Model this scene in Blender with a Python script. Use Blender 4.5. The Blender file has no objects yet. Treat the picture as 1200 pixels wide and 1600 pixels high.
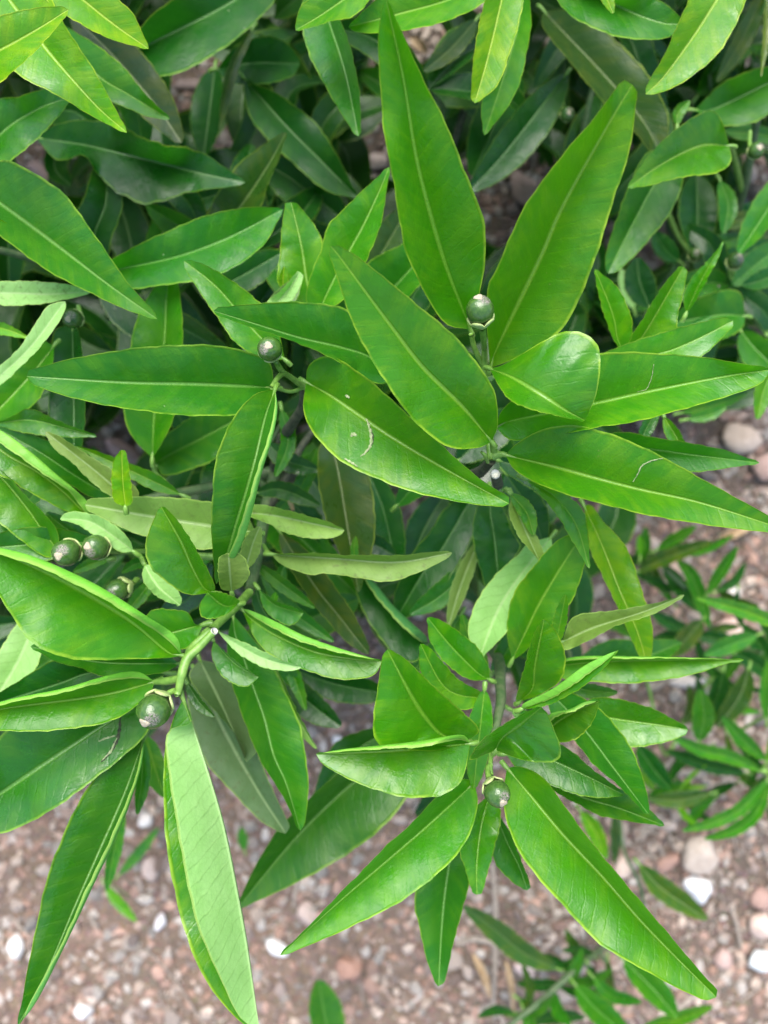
import bpy, math, random
import numpy as np
from mathutils import Vector, Matrix

S = bpy.context.scene
COL = S.collection
# ------------------------------------------------------------------ camera, light, exposure
F = 1330.0            # focal length in photograph pixels (photograph is 1200 x 1600)
H = 0.75              # camera height over the soil, metres
cam_d = bpy.data.cameras.new('camera')
cam = bpy.data.objects.new('camera', cam_d)
COL.objects.link(cam)
cam.location = (0, 0, H)
cam.rotation_euler = (0, 0, 0)
cam_d.sensor_fit = 'VERTICAL'
cam_d.sensor_height = 24
cam_d.lens = 24 * F / 1600
cam_d.clip_start = 0.01
cam_d.clip_end = 400
cam_d.dof.use_dof = True
cam_d.dof.focus_distance = 0.298
cam_d.dof.aperture_fstop = cam_d.lens / 1000 / 0.0037
S.camera = cam

W = bpy.data.worlds.new('World')
S.world = W
W.use_nodes = True
nt = W.node_tree
nt.nodes.clear()
sky = nt.nodes.new('ShaderNodeTexSky')
sky.sky_type = 'NISHITA'
sky.sun_disc = False
sky.sun_elevation = math.radians(60)
sky.sun_rotation = math.radians(-8)
sky.air_density = 1.0
sky.dust_density = 3.0
sky.ozone_density = 1.0
bg = nt.nodes.new('ShaderNodeBackground')
bg.inputs['Strength'].default_value = 0.10
wo = nt.nodes.new('ShaderNodeOutputWorld')
nt.links.new(sky.outputs[0], bg.inputs[0])
nt.links.new(bg.outputs[0], wo.inputs[0])

sun_d = bpy.data.lights.new('sun', 'SUN')
sun_d.energy = 1.5
sun_d.angle = math.radians(46)
sun_d.color = (1.0, 0.98, 0.955)
sun = bpy.data.objects.new('sun', sun_d)
COL.objects.link(sun)
sun.rotation_euler = Vector((math.sin(math.radians(-8)) * math.cos(math.radians(60)), math.cos(math.radians(-8)) * math.cos(math.radians(60)), math.sin(math.radians(60)))).to_track_quat('Z', 'Y').to_euler()
S.view_settings.view_transform = 'Standard'
S.view_settings.look = 'None'
S.view_settings.exposure = 1.9
S.view_settings.gamma = 1
S.view_settings.use_curve_mapping = False
S.render.engine = 'CYCLES'
S.cycles.max_bounces = 8
S.cycles.transmission_bounces = 6
S.cycles.use_denoising = True

rng = random.Random(7)
nr = np.random.RandomState(11)

def P(x, y, d):
    """photograph position (x, y) at distance d (cm) below the camera -> point in the scene"""
    d = d / 100.0
    return Vector(((x - 600) * d / F, (800 - y) * d / F, H - d))

# ------------------------------------------------------------------ materials
class NT:
    def __init__(s, name):
        s.m = bpy.data.materials.new(name); s.m.use_nodes = True
        s.t = s.m.node_tree; s.t.nodes.clear()
    def n(s, typ, **k):
        o = s.t.nodes.new('ShaderNode' + typ)
        for a, b in k.items(): setattr(o, a, b)
        return o
    def l(s, a, b): s.t.links.new(a, b)
    def put(s, sock, v):
        if hasattr(v, 'links') or isinstance(v, bpy.types.NodeSocket): s.l(v, sock)
        else: sock.default_value = v
    def math(s, op, a, b=0.0, clamp=False):
        o = s.n('Math', operation=op, use_clamp=clamp); s.put(o.inputs[0], a); s.put(o.inputs[1], b); return o.outputs[0]
    def mix(s, f, a, b, typ='MIX'):
        o = s.n('Mix', data_type='RGBA', blend_type=typ)
        s.put(o.inputs[0], f); s.put(o.inputs[6], a); s.put(o.inputs[7], b); return o.outputs[2]
    def step(s, v, lo, hi, a=0.0, b=1.0):
        o = s.n('MapRange', interpolation_type='SMOOTHSTEP'); s.put(o.inputs[0], v)
        o.inputs[1].default_value = lo; o.inputs[2].default_value = hi
        o.inputs[3].default_value = a; o.inputs[4].default_value = b; return o.outputs[0]
    def noise(s, vec, scale, detail=3, rough=.55):
        o = s.n('TexNoise'); o.inputs['Scale'].default_value = scale; o.inputs['Detail'].default_value = detail
        o.inputs['Roughness'].default_value = rough
        if vec is not None: s.l(vec, o.inputs['Vector'])
        return o.outputs[0]
    def voro(s, vec, scale, rnd=1.0):
        o = s.n('TexVoronoi'); o.inputs['Scale'].default_value = scale
        o.inputs['Randomness'].default_value = rnd
        s.l(vec, o.inputs['Vector']); return o
    def out(s, sh):
        o = s.n('OutputMaterial'); s.l(sh, o.inputs[0]); return s.m

def rgb(r, g, b): return (r, g, b, 1)

def leaf_material():
    t = NT('citrus_leaf')
    tc = t.n('TexCoord').outputs['Object']
    info = t.n('ObjectInfo')
    off = t.n('VectorMath', operation='ADD'); t.l(tc, off.inputs[0])
    sc = t.n('VectorMath', operation='SCALE'); sc.inputs[0].default_value = (3, 5, 7); t.l(info.outputs['Random'], sc.inputs['Scale'])
    t.l(sc.outputs[0], off.inputs[1]); v = off.outputs[0]
    dr = t.n('Attribute', attribute_name='dr').outputs['Fac']
    dm = t.n('Attribute', attribute_name='dm').outputs['Fac']
    vn = t.n('Attribute', attribute_name='vn').outputs['Fac']
    sv = t.n('Attribute', attribute_name='sv').outputs['Fac']
    back = t.n('NewGeometry').outputs['Backfacing']
    base = info.outputs['Color']
    info_al = info.outputs['Alpha']
    # mottling between the veins, yellower towards the margin
    n1 = t.noise(v, 80, 2); n2 = t.noise(v, 170, 3); n3 = t.noise(v, 700, 2)
    cb = t.n('CombineXYZ'); t.l(vn, cb.inputs[0]); t.l(t.math('MULTIPLY', dr, .28), cb.inputs[1]); t.l(t.math('MULTIPLY', info.outputs['Random'], 9.0), cb.inputs[2])
    nv = t.noise(cb.outputs[0], 210, 3, .6)
    mot = t.step(t.math('ADD', t.math('MULTIPLY', n1, .45), t.math('MULTIPLY', nv, .55)), .43, .62)
    streak = t.step(t.noise(cb.outputs[0], 620, 2, .6), .35, .7)
    near = t.step(dm, 0.0, 0.012, 1, 0)
    f = t.math('MULTIPLY', mot, t.math('ADD', t.math('MULTIPLY', near, .65), .5))
    yel = t.mix(1.0, base, rgb(2.3, 1.3, .7), 'MULTIPLY')
    c = t.mix(f, base, yel)
    c = t.mix(t.step(n2, .35, .7, 0, .38), c, t.mix(1.0, c, rgb(.62, .72, .8), 'MULTIPLY'))
    c = t.mix(t.math('MULTIPLY', streak, .22), c, t.mix(1.0, c, rgb(.66, .78, .8), 'MULTIPLY'))
    # lateral veins, slightly paler
    vw = t.math('FRACT', t.math('ADD', t.math('MULTIPLY', vn, 190.0), t.math('MULTIPLY', n1, 1.2)))
    vd = t.math('ADD', t.math('ABSOLUTE', t.math('SUBTRACT', vw, .5)), t.math('MULTIPLY', n3, .10))
    vein = t.step(vd, 0.04, .17, 1, 0)
    c = t.mix(t.math('MULTIPLY', vein, .15), c, t.mix(1.0, c, rgb(1.7, 1.4, 1.2), 'MULTIPLY'))
    # oil glands: fine dots
    gl = t.voro(v, 1500).outputs['Distance']
    gd = t.step(gl, .05, .32, 1, 0)
    c = t.mix(t.math('MULTIPLY', gd, .28), c, t.mix(1.0, c, rgb(2.0, 1.6, 2.0), 'MULTIPLY'))
    # midrib
    rw = t.math('MULTIPLY', t.math('SUBTRACT', 1.15, sv), .00125)
    hw = t.math('ADD', dr, dm)
    rw = t.math('ADD', t.math('MULTIPLY', hw, .062), .00018)
    rib = t.math('SUBTRACT', 1.0, t.math('DIVIDE', dr, rw), clamp=True)
    rib = t.step(rib, 0, .55)
    # thin pale margin
    mg = t.step(t.math('DIVIDE', t.math('ADD', dm, t.math('MULTIPLY', n2, .0004)), t.math('ADD', t.math('MULTIPLY', hw, .07), .0003)), .35, .95, 1, 0)
    ribc = t.mix(.3, t.mix(1.0, base, rgb(6, 2.3, 8), 'MULTIPLY'), rgb(.24, .42, .11))
    c = t.mix(t.math('MULTIPLY', rib, .52), c, ribc)
    mgc = t.mix(.42, t.mix(1.0, base, rgb(6.5, 2.3, 2), 'MULTIPLY'), rgb(.34, .52, .06))
    c = t.mix(t.math('MULTIPLY', mg, t.step(n2, .35, .6, .12, .78)), c, mgc)
    # small pale scratches and scale marks
    sp = t.voro(v, 95)
    dot = t.math('MULTIPLY', t.step(t.math('ADD', sp.outputs['Distance'], t.math('MULTIPLY', n3, .12)), .075, .10, 1, 0), t.step(t.noise(v, 40, 1), .56, .6))
    c = t.mix(t.math('MULTIPLY', dot, .5), c, rgb(.42, .5, .3))
    fl = t.voro(v, 230)
    fleck = t.math('MULTIPLY', t.step(t.math('ADD', fl.outputs['Distance'], t.math('MULTIPLY', n3, .2)), .13, .19, 1, 0), t.step(t.noise(v, 65, 2), .54, .62))
    c = t.mix(t.math('MULTIPLY', fleck, .4), c, rgb(.22, .25, .07))
    dust = t.math('MULTIPLY', t.step(t.noise(v, 2600, 2), .60, .72), t.step(n1, .35, .6, .2, 1))
    c = t.mix(t.math('MULTIPLY', dust, .35), c, t.mix(1.0, t.mix(1.0, c, rgb(1.9, 1.5, 2), 'MULTIPLY'), rgb(.008, .01, .008), 'ADD'))
    # underside: pale, matt, fine net of veins
    und = t.mix(1.0, base, rgb(2.0, 1.0, 2.0), 'MULTIPLY')
    ub = t.mix(1.0, t.mix(1.0, base, rgb(4.0, 2.3, 7.0), 'MULTIPLY'), rgb(.038, .072, .028), 'ADD')
    pu = t.n('Attribute', attribute_name='pu').outputs['Fac']
    ub = t.mix(pu, ub, rgb(.33, .56, .19))
    ub = t.mix(t.step(n2, .4, .7, 0, .35), ub, t.mix(1.0, ub, rgb(.72, .8, .6), 'MULTIPLY'))
    ub = t.mix(t.math('MULTIPLY', vein, .22), ub, rgb(.12, .2, .04))
    vk = t.n('TexVoronoi', feature='DISTANCE_TO_EDGE'); vk.inputs['Scale'].default_value = 420; t.l(v, vk.inputs['Vector'])
    ub = t.mix(t.step(vk.outputs['Distance'], .0, .09, .11, 0), ub, rgb(.10, .17, .04))
    ub = t.mix(t.step(n1, .35, .65, 0, .3), ub, t.mix(1.0, ub, rgb(.68, .85, .55), 'MULTIPLY'))
    ub = t.mix(t.math('MULTIPLY', rib, .5), ub, rgb(.40, .54, .24))
    ub = t.mix(t.math('MULTIPLY', mg, .7), ub, rgb(.3, .45, .08))
    # alpha channel of the object colour drives brown speckles on the tired leaves
    spk = t.math('MULTIPLY', t.step(t.noise(v, 420, 4, .7), .56, .66), t.math('SUBTRACT', 1.0, info.outputs['Alpha']) if 'Alpha' in info.outputs else 0.0)
    ub = t.mix(t.math('MULTIPLY', spk, .6), ub, rgb(.09, .10, .03))
    c = t.mix(t.math('MULTIPLY', spk, .3), c, rgb(.10, .10, .03))
    col = t.mix(back, c, ub)
    b = t.n('BsdfPrincipled')
    t.l(col, b.inputs['Base Color'])
    rg = t.math('ADD', t.math('ADD', t.step(n2, .3, .7, .30, .42), t.math('MULTIPLY', t.step(n1, .4, .6), .08)), t.math('MULTIPLY', back, .25))
    rg = t.math('SUBTRACT', rg, t.math('MULTIPLY', t.math('FRACT', t.math('MULTIPLY', info.outputs['Random'], 17.0)), .07))
    t.l(rg, b.inputs['Roughness'])
    r2 = t.math('FRACT', t.math('MULTIPLY', info.outputs['Random'], 17.0))
    t.l(t.math('ADD', 1.40, t.math('MULTIPLY', r2, .20)), b.inputs['IOR'])
    # relief: veins, blisters, glands, sunk midrib
    hgt = t.math('ADD', t.math('MULTIPLY', vein, -.22), t.math('MULTIPLY', n2, 1.5))
    hgt = t.math('ADD', hgt, t.math('MULTIPLY', n3, .6))
    hgt = t.math('ADD', hgt, t.math('MULTIPLY', rib, -1.0))
    hgt = t.math('ADD', hgt, t.math('MULTIPLY', mg, .9))
    bp = t.n('Bump'); bp.inputs['Strength'].default_value = .55; bp.inputs['Distance'].default_value = .00035
    t.l(hgt, bp.inputs['Height'])
    t.l(bp.outputs[0], b.inputs['Normal'])
    tr = t.n('BsdfTranslucent')
    tcl = t.mix(1.0, base, rgb(3.0, 2.5, 1.0), 'MULTIPLY')
    tcl = t.mix(t.math('MULTIPLY', mg, .8), tcl, rgb(.4, .6, .06))
    t.l(tcl, tr.inputs[0])
    mx = t.n('MixShader'); mx.inputs[0].default_value = .36
    t.l(b.outputs[0], mx.inputs[1]); t.l(tr.outputs[0], mx.inputs[2])
    return t.out(mx.outputs[0])

def stem_material(name, a, b_, rough=.5, scale=300):
    t = NT(name); tc = t.n('TexCoord').outputs['Object']
    n = t.noise(tc, scale, 4); n2 = t.noise(tc, scale * 5, 3)
    c = t.mix(t.step(n, .35, .65), a, b_)
    b = t.n('BsdfPrincipled'); t.l(c, b.inputs['Base Color']); b.inputs['Roughness'].default_value = rough
    bp = t.n('Bump'); bp.inputs['Strength'].default_value = .5; bp.inputs['Distance'].default_value = .0004
    t.l(t.math('ADD', n, t.math('MULTIPLY', n2, .4)), bp.inputs['Height']); t.l(bp.outputs[0], b.inputs['Normal'])
    return t.out(b.outputs[0])

def fruit_material():
    t = NT('green_fruit'); tc = t.n('TexCoord').outputs['Object']
    n = t.noise(tc, 900, 3); pits = t.voro(tc, 2200).outputs['Distance']
    c = t.mix(t.step(n, .3, .75), rgb(.030, .082, .014), rgb(.058, .125, .022))
    # corky grey scab beside the stylar scar (+Z is the blossom end)
    gz = t.n('SeparateXYZ'); t.l(tc, gz.inputs[0])
    dd = t.n('VectorMath', operation='DISTANCE'); t.l(tc, dd.inputs[0]); dd.inputs[1].default_value = (.0022, .0008, .0040)
    scab = t.math('MULTIPLY', t.step(dd.outputs['Value'], .0014, .0029, 1, 0), t.step(t.noise(tc, 1300, 4, .7), .40, .52))
    c = t.mix(scab, c, t.mix(t.step(t.noise(tc, 3500, 2), .4, .6), rgb(.05, .05, .035), rgb(.28, .25, .21)))
    b = t.n('BsdfPrincipled'); t.l(c, b.inputs['Base Color'])
    t.l(t.math('ADD', .16, t.math('MULTIPLY', scab, .5)), b.inputs['Roughness'])
    bp = t.n('Bump'); bp.inputs['Strength'].default_value = .25; bp.inputs['Distance'].default_value = .0002
    t.l(t.math('ADD', pits, scab), bp.inputs['Height']); t.l(bp.outputs[0], b.inputs['Normal'])
    return t.out(b.outputs[0])

def soil_material():
    t = NT('red_soil'); tc = t.n('TexCoord').outputs['Object']
    n1 = t.noise(tc, 9, 4); n2 = t.noise(tc, 90, 5, .7); n3 = t.noise(tc, 600, 3)
    c = t.mix(t.step(n1, .35, .65), rgb(.160, .115, .084), rgb(.215, .145, .102))
    c = t.mix(t.step(n2, .42, .62, 0, .8), c, rgb(.11, .082, .062))
    sx = t.n('SeparateXYZ'); t.l(tc, sx.inputs[0])
    dark_right = t.step(t.math('ADD', sx.outputs[0], t.math('MULTIPLY', n1, .35)), .14, .38)     # darker earth to the right
    c = t.mix(t.math('MULTIPLY', dark_right, .6), c, rgb(.085, .066, .052))
    vo = t.voro(tc, 260)
    c = t.mix(t.step(vo.outputs['Distance'], .15, .5, .5, 0), c, t.mix(.75, rgb(.36, .25, .2), vo.outputs['Color'], 'MULTIPLY'))
    c = t.mix(t.step(n3, .6, .75, 0, .5), c, rgb(.42, .34, .29))
    b = t.n('BsdfPrincipled'); t.l(c, b.inputs['Base Color']); b.inputs['Roughness'].default_value = .9
    bp = t.n('Bump'); bp.inputs['Strength'].default_value = .9; bp.inputs['Distance'].default_value = .004
    t.l(t.math('ADD', t.math('ADD', n2, t.math('MULTIPLY', n3, .3)), t.math('MULTIPLY', vo.outputs['Distance'], -.5)), bp.inputs['Height'])
    t.l(bp.outputs[0], b.inputs['Normal'])
    return t.out(b.outputs[0])

def stone_material():
    t = NT('stone'); tc = t.n('TexCoord').outputs['Object']
    info = t.n('ObjectInfo')
    at = t.n('Attribute', attribute_name='tint')
    base = t.mix(t.math('GREATER_THAN', at.outputs['Fac'], .001), info.outputs['Color'], at.outputs['Color'])
    n = t.noise(tc, 160, 5, .65); n2 = t.noise(tc, 1200, 3)
    c = t.mix(t.step(n, .35, .7, 0, .55), base, t.mix(1.0, base, rgb(.62, .55, .5), 'MULTIPLY'))
    c = t.mix(t.step(n2, .6, .7, 0, .3), c, rgb(.5, .42, .36))
    b = t.n('BsdfPrincipled'); t.l(c, b.inputs['Base Color']); b.inputs['Roughness'].default_value = .8
    bp = t.n('Bump'); bp.inputs['Strength'].default_value = .7; bp.inputs['Distance'].default_value = .0012
    t.l(t.math('ADD', n, t.math('MULTIPLY', n2, .3)), bp.inputs['Height']); t.l(bp.outputs[0], b.inputs['Normal'])
    return t.out(b.outputs[0])

M_LEAF = leaf_material()
M_STEM = stem_material('green_stem', rgb(.10, .22, .03), rgb(.16, .30, .05), .42)
M_BARK = stem_material('grey_bark', rgb(.028, .036, .020), rgb(.07, .075, .045), .8)
M_WOODY = stem_material('half_woody_stem', rgb(.045, .10, .03), rgb(.09, .13, .055), .6)
M_CALYX = stem_material('calyx', rgb(.27, .38, .11), rgb(.38, .44, .18), .6, 600)
M_SCAR = stem_material('scar', rgb(.30, .26, .17), rgb(.44, .38, .28), .8, 1500)
M_CUT = stem_material('cut_wood', rgb(.5, .48, .4), rgb(.62, .6, .55), .8, 1500)
M_FRUIT = fruit_material()
M_MARK = stem_material('leaf_scar', rgb(.15, .22, .08), rgb(.28, .32, .17), .8, 900)
M_MARKD = stem_material('dead_edge', rgb(.012, .02, .008), rgb(.04, .05, .02), .8, 900)
M_SOIL = soil_material()
M_STONE = stone_material()
M_TWIG = stem_material('dry_twig', rgb(.20, .165, .13), rgb(.34, .29, .24), .85, 400)
M_STRAW = stem_material('dry_leaf', rgb(.30, .20, .10), rgb(.45, .33, .2), .85, 200)
M_PIPE = stem_material('black_pipe', rgb(.012, .013, .02), rgb(.03, .032, .045), .45, 80)

# ------------------------------------------------------------------ helpers
def mesh_obj(name, verts, faces, mat, parent=None, origin=None, attrs=None, color=None, smooth=True):
    me = bpy.data.meshes.new(name)
    vs = np.asarray(verts, float)
    o0 = np.array(origin if origin is not None else (0, 0, 0), float)
    me.from_pydata((vs - o0).tolist(), [], faces)
    if smooth: me.polygons.foreach_set('use_smooth', [True] * len(me.polygons))
    if attrs:
        for k, a in attrs.items():
            if np.ndim(a) == 1:
                at = me.attributes.new(k, 'FLOAT', 'POINT'); at.data.foreach_set('value', np.asarray(a, float))
            else:
                at = me.attributes.new(k, 'FLOAT_COLOR', 'POINT'); at.data.foreach_set('color', np.asarray(a, float).ravel())
    me.materials.append(mat)
    ob = bpy.data.objects.new(name, me)
    COL.objects.link(ob)
    if color: ob.color = color
    place(ob, o0, parent)
    return ob

WPOS = {}
def place(ob, w, parent):
    """put ob at world point w under parent (translations only)"""
    w = Vector(w)
    WPOS[ob.name] = w
    if parent is not None:
        ob.parent = parent
        ob.location = w - WPOS[parent.name]
    else:
        ob.location = w

def thing(name, label, cat, loc, group=None):
    o = bpy.data.objects.new(name, None); COL.objects.link(o); o.empty_display_size = .02
    place(o, loc, None); o['label'] = label; o['category'] = cat
    if group: o['group'] = group
    return o

def tag(o, label, cat, group=None):
    o['label'] = label; o['category'] = cat
    if group: o['group'] = group
    return o

def crom(pts, n=10):
    p = np.asarray(pts, float)
    if len(p) == 2:
        return p[0] + (p[1] - p[0]) * np.linspace(0, 1, n + 1)[:, None]
    q = np.vstack([2 * p[0] - p[1], p, 2 * p[-1] - p[-2]])
    out = []
    for i in range(1, len(q) - 2):
        a, b, c, d = q[i - 1:i + 3]
        for k in range(n):
            u = k / n
            out.append(.5 * ((2 * b) + (c - a) * u + (2 * a - 5 * b + 4 * c - d) * u * u + (3 * b - a - 3 * c + d) * u ** 3))
    out.append(p[-1])
    return np.array(out)

def resample(p, n):
    seg = np.linalg.norm(np.diff(p, axis=0), axis=1)
    L = np.concatenate([[0], np.cumsum(seg)])
    s = np.linspace(0, L[-1], n)
    return np.stack([np.interp(s, L, p[:, k]) for k in range(p.shape[1])], 1)

def tube(name, pts, radii, mat, parent=None, sides=8, attrs=None, closed_end=True):
    """pts: list of scene points, radii in metres"""
    c = crom([tuple(p) for p in pts], 6)
    r = np.interp(np.linspace(0, 1, len(c)), np.linspace(0, 1, len(radii)), radii)
    vs, fs = [], []
    up = Vector((.31, .2, .93)).normalized()
    for i, p in enumerate(c):
        a = Vector(c[min(i + 1, len(c) - 1)]) - Vector(c[max(i - 1, 0)])
        a.normalize()
        x = a.cross(up)
        if x.length < 1e-4: x = a.cross(Vector((1, 0, 0)))
        x.normalize(); y = a.cross(x)
        for k in range(sides):
            th = 2 * math.pi * k / sides
            vs.append(Vector(p) + (x * math.cos(th) + y * math.sin(th)) * float(r[i]))
    for i in range(len(c) - 1):
        for k in range(sides):
            k2 = (k + 1) % sides
            fs.append((i * sides + k, i * sides + k2, (i + 1) * sides + k2, (i + 1) * sides + k))
    fs.append(tuple(range(sides)))
    fs.append(tuple(range((len(c) - 1) * sides, len(c) * sides))[::-1])
    return mesh_obj(name, [tuple(v) for v in vs], fs, mat, parent, origin=tuple(c[0]))

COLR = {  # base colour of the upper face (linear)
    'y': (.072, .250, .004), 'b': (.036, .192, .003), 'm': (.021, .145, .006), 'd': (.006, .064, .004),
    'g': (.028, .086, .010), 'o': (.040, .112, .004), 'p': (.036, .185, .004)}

TC = np.array([0, .03, .07, .14, .24, .36, .5, .64, .77, .87, .94, .975, 1.0])

def leaf_grid(mid, A, B, d, k=1.09, under=False, seed=0, cren=.9, n=48, ext=None, arch=0.0, sa=1, sb=1):
    """mid: base..tip positions in photograph pixels; A / B: left and right margins seen from base to tip,
    as a half width, a list of positions, or ('r', ridge, margin) for a half that curls back over; d: distances in cm"""
    r = np.random.RandomState(seed)
    mid = [tuple(map(float, q)) for q in mid]
    base, tip = mid[0], mid[-1]
    Mp = resample(crom(mid, 10), n)
    s = np.linspace(0, 1, n)
    tang = np.gradient(Mp, axis=0); tang /= np.linalg.norm(tang, axis=1)[:, None] + 1e-9
    left = np.stack([tang[:, 1], -tang[:, 0]], 1)
    prof = (s ** .62) * (1 - s) ** .70; prof /= prof.max()
    def edge(e, sg):
        if isinstance(e, (int, float)):
            return Mp + left * (sg * e * prof)[:, None]
        if isinstance(e, tuple) and len(e) == 2 and not isinstance(e[0], (tuple, list)):
            return Mp + left * (sg * prof * np.linspace(e[0], e[1], n))[:, None]
        return resample(crom([base] + [tuple(map(float, q)) for q in e] + [tip], 10), n)
    def side(e, sg):
        if isinstance(e, tuple) and e and e[0] == 'r':
            R = edge(e[1], sg); E = edge(e[2], sg)
            return E, R
        return edge(e, sg), None
    EA, RA = side(A, 1); EB, RB = side(B, -1)
    ra = RA if RA is not None else EA; rb = RB if RB is not None else EB
    if ((ra - rb) * left).sum() < 0:
        EA, RA, EB, RB = EB, RB, EA, RA
        sa, sb = sb, sa
    d = list(d) if isinstance(d, (tuple, list)) else [d, d]
    dd = np.interp(s, np.linspace(0, 1, len(d)), d) if len(d) < 3 else np.polyval(np.polyfit(np.linspace(0, 1, len(d)), d, min(len(d) - 1, 2)), s)
    dd = dd / 100.0
    wa = np.linalg.norm((RA if RA is not None else EA) - Mp, axis=1)
    wb = np.linalg.norm((RB if RB is not None else EB) - Mp, axis=1)
    Wr = np.maximum(wa, wb)
    cols, drs, lens = [], [], []
    ph = r.rand(6) * 6.28
    for (E, R, sg, su, w) in ((EA, RA, 1, sa, wa), (EB, RB, -1, sb, wb)):
        cr = cren * (np.sin(s * 95 + ph[0] * sg) * .5 + np.sin(s * 53 + ph[1]) * .6 + .5 * np.sin(s * 23 + ph[2] * sg)) * np.sin(np.pi * s)
        E = E + left * (sg * (cr + 2.6 * np.exp(-((s - .972) / .022) ** 2) * min(1.0, Wr.max() / 30)))[:, None]
        lift = np.sqrt(np.maximum((k * Wr) ** 2 - np.minimum(w, k * Wr) ** 2, 0))
        lift = np.minimum(lift, 75.0) * su
        und = (np.sin(s * 13 + ph[3] + sg) * .6 + np.sin(s * 24 + ph[4] * sg) * .4) * .075 * Wr * np.sin(np.pi * s)
        rip = .030 * Wr * np.sin(s * 46 + ph[5]) * np.sin(np.pi * s) * (.5 + .5 * np.sin(s * 7 + ph[2]))
        res = []
        for t in TC:
            if R is None:
                q = Mp + (E - Mp) * t
                lz = lift * t ** 1.3 + .085 * Wr * np.sin(np.pi * t) * np.sin(np.pi * s) + und * t * t + rip * t * (1 - .5 * t)
            else:
                C = 2 * R - (Mp + E) / 2
                q = Mp * (1 - t) ** 2 + 2 * t * (1 - t) * C + E * t * t
                lz = np.maximum(lift, .45 * Wr) * (1 - (1 - t) ** 2) + .12 * Wr * t + und * t
            res.append(np.concatenate([q, lz[:, None]], 1))
        cols.append(res)
    # world positions
    def world(q):
        dz = dd - q[:, 2] * dd / F
        return np.stack([(q[:, 0] - 600) * dz / F, (800 - q[:, 1]) * dz / F, H - dz], 1)
    grids = []
    for sidx in (0, 1):
        g = np.stack([world(q) for q in cols[sidx]], 1)      # n x T x 3
        seg = np.linalg.norm(np.diff(g, axis=1), axis=2)
        L = np.concatenate([np.zeros((n, 1)), np.cumsum(seg, 1)], 1)
        grids.append((g, L))
    gA, LA = grids[0]; gB, LB = grids[1]
    G = np.concatenate([gA[:, ::-1], gB[:, 1:]], 1)
    dr = np.concatenate([LA[:, ::-1], LB[:, 1:]], 1)
    dm = np.concatenate([(LA[:, -1:] - LA)[:, ::-1], (LB[:, -1:] - LB)[:, 1:]], 1)
    seg = np.linalg.norm(np.diff(G[:, len(TC) - 1], axis=0), axis=1)
    al = np.concatenate([[0], np.cumsum(seg)])
    vn = al[:, None] - .75 * dr
    sv = np.repeat(s[:, None], G.shape[1], 1)
    m = G.shape[1]
    fs = []
    for i in range(n - 1):
        for j in range(m - 1):
            q = (i * m + j, i * m + j + 1, (i + 1) * m + j + 1, (i + 1) * m + j)
            fs.append(q[::-1] if under else q)
    return G, fs, dict(dr=dr.ravel(), dm=dm.ravel(), vn=vn.ravel() + r.rand() * .01, sv=sv.ravel()), al[-1]

LEAFSEED = [0]
LEAFG = {}
def leaf(plant, kind, d, mid, A, B, label=None, pet=12, under=False, tint=1.0, spots=0.0, **kw):
    LEAFSEED[0] += 1
    G, fs, at, ln = leaf_grid(mid, A, B, d, under=under, seed=LEAFSEED[0], **kw)
    c = COLR[kind]; r = random.Random(LEAFSEED[0] * 31)
    j = [tint * (1 + r.uniform(-.12, .12)), tint * (1 + r.uniform(-.08, .08)), tint * (1 + r.uniform(-.15, .15))]
    base = G[0, len(TC) - 1]
    ob = mesh_obj('leaf', G.reshape(-1, 3), fs, M_LEAF, plant, origin=base, attrs=at,
                  color=(c[0] * j[0], c[1] * j[1], c[2] * j[2], 1.0 - spots))
    if kind == 'p':
        pa = ob.data.attributes.new('pu', 'FLOAT', 'POINT'); pa.data.foreach_set('value', [.88] * len(ob.data.vertices))
    if label: ob['label'] = label
    LEAFG[ob.name] = G
    if pet:
        rib = G[:, len(TC) - 1]
        dirv = rib[0] - rib[3]; dirv /= np.linalg.norm(dirv) + 1e-9
        L = pet * base_scale(base)
        p0 = rib[2] + np.array([0, 0, -.0003]); p1 = base + dirv * L * .5; p2 = base + dirv * L + np.array([0, 0, -.25 * L])
        tube('petiole', [p2, p1, base, p0], [.0011, .00105, .0009, .0003], M_STEM, ob, 6)
    return ob

def base_scale(p): return (H - p[2]) / F

# ------------------------------------------------------------------ ground
def rock_mesh(r, sub=1, ang=.25):
    import bmesh
    bm = bmesh.new(); bmesh.ops.create_icosphere(bm, subdivisions=sub, radius=1)
    for v in bm.verts:
        v.co *= 1 + r.uniform(-ang, ang)
    v = np.array([x.co[:] for x in bm.verts]); f = [tuple(q.index for q in p.verts) for p in bm.faces]
    bm.free(); return v, f

def height(x, y):
    return .0035 * np.sin(x * 21 + 1.3 * np.sin(y * 17)) + .003 * np.sin(y * 33 + x * 13) + .0018 * np.sin(x * 71 + y * 57)

# one sheet: fine grid near the plants, reaching far out
ax = np.concatenate([[-150, -60, -20, -6, -2.2, -1.0], np.linspace(-.7, .7, 90), [1.0, 2.2, 6, 20, 60, 150]])
gx, gy = np.meshgrid(ax, ax, indexing='ij')
inn = np.clip((1.0 - np.maximum(abs(gx), abs(gy))) / .3, 0, 1)
gz = height(gx, gy) * inn - .002
nA = len(ax)
gv = np.stack([gx, gy, gz], -1).reshape(-1, 3)
gf = [(i * nA + j, (i + 1) * nA + j, (i + 1) * nA + j + 1, i * nA + j + 1) for i in range(nA - 1) for j in range(nA - 1)]
ground = mesh_obj('ground', gv, gf, M_SOIL)
ground['kind'] = 'structure'

TINTS = [(.40, .29, .24), (.34, .21, .16), (.46, .38, .34), (.27, .21, .19), (.38, .25, .20), (.50, .45, .42), (.31, .28, .26), (.42, .27, .22), (.24, .17, .14), (.50, .40, .34)]
TINTS = [(a * .83, b * .84, c * .80) for a, b, c in TINTS]
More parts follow.
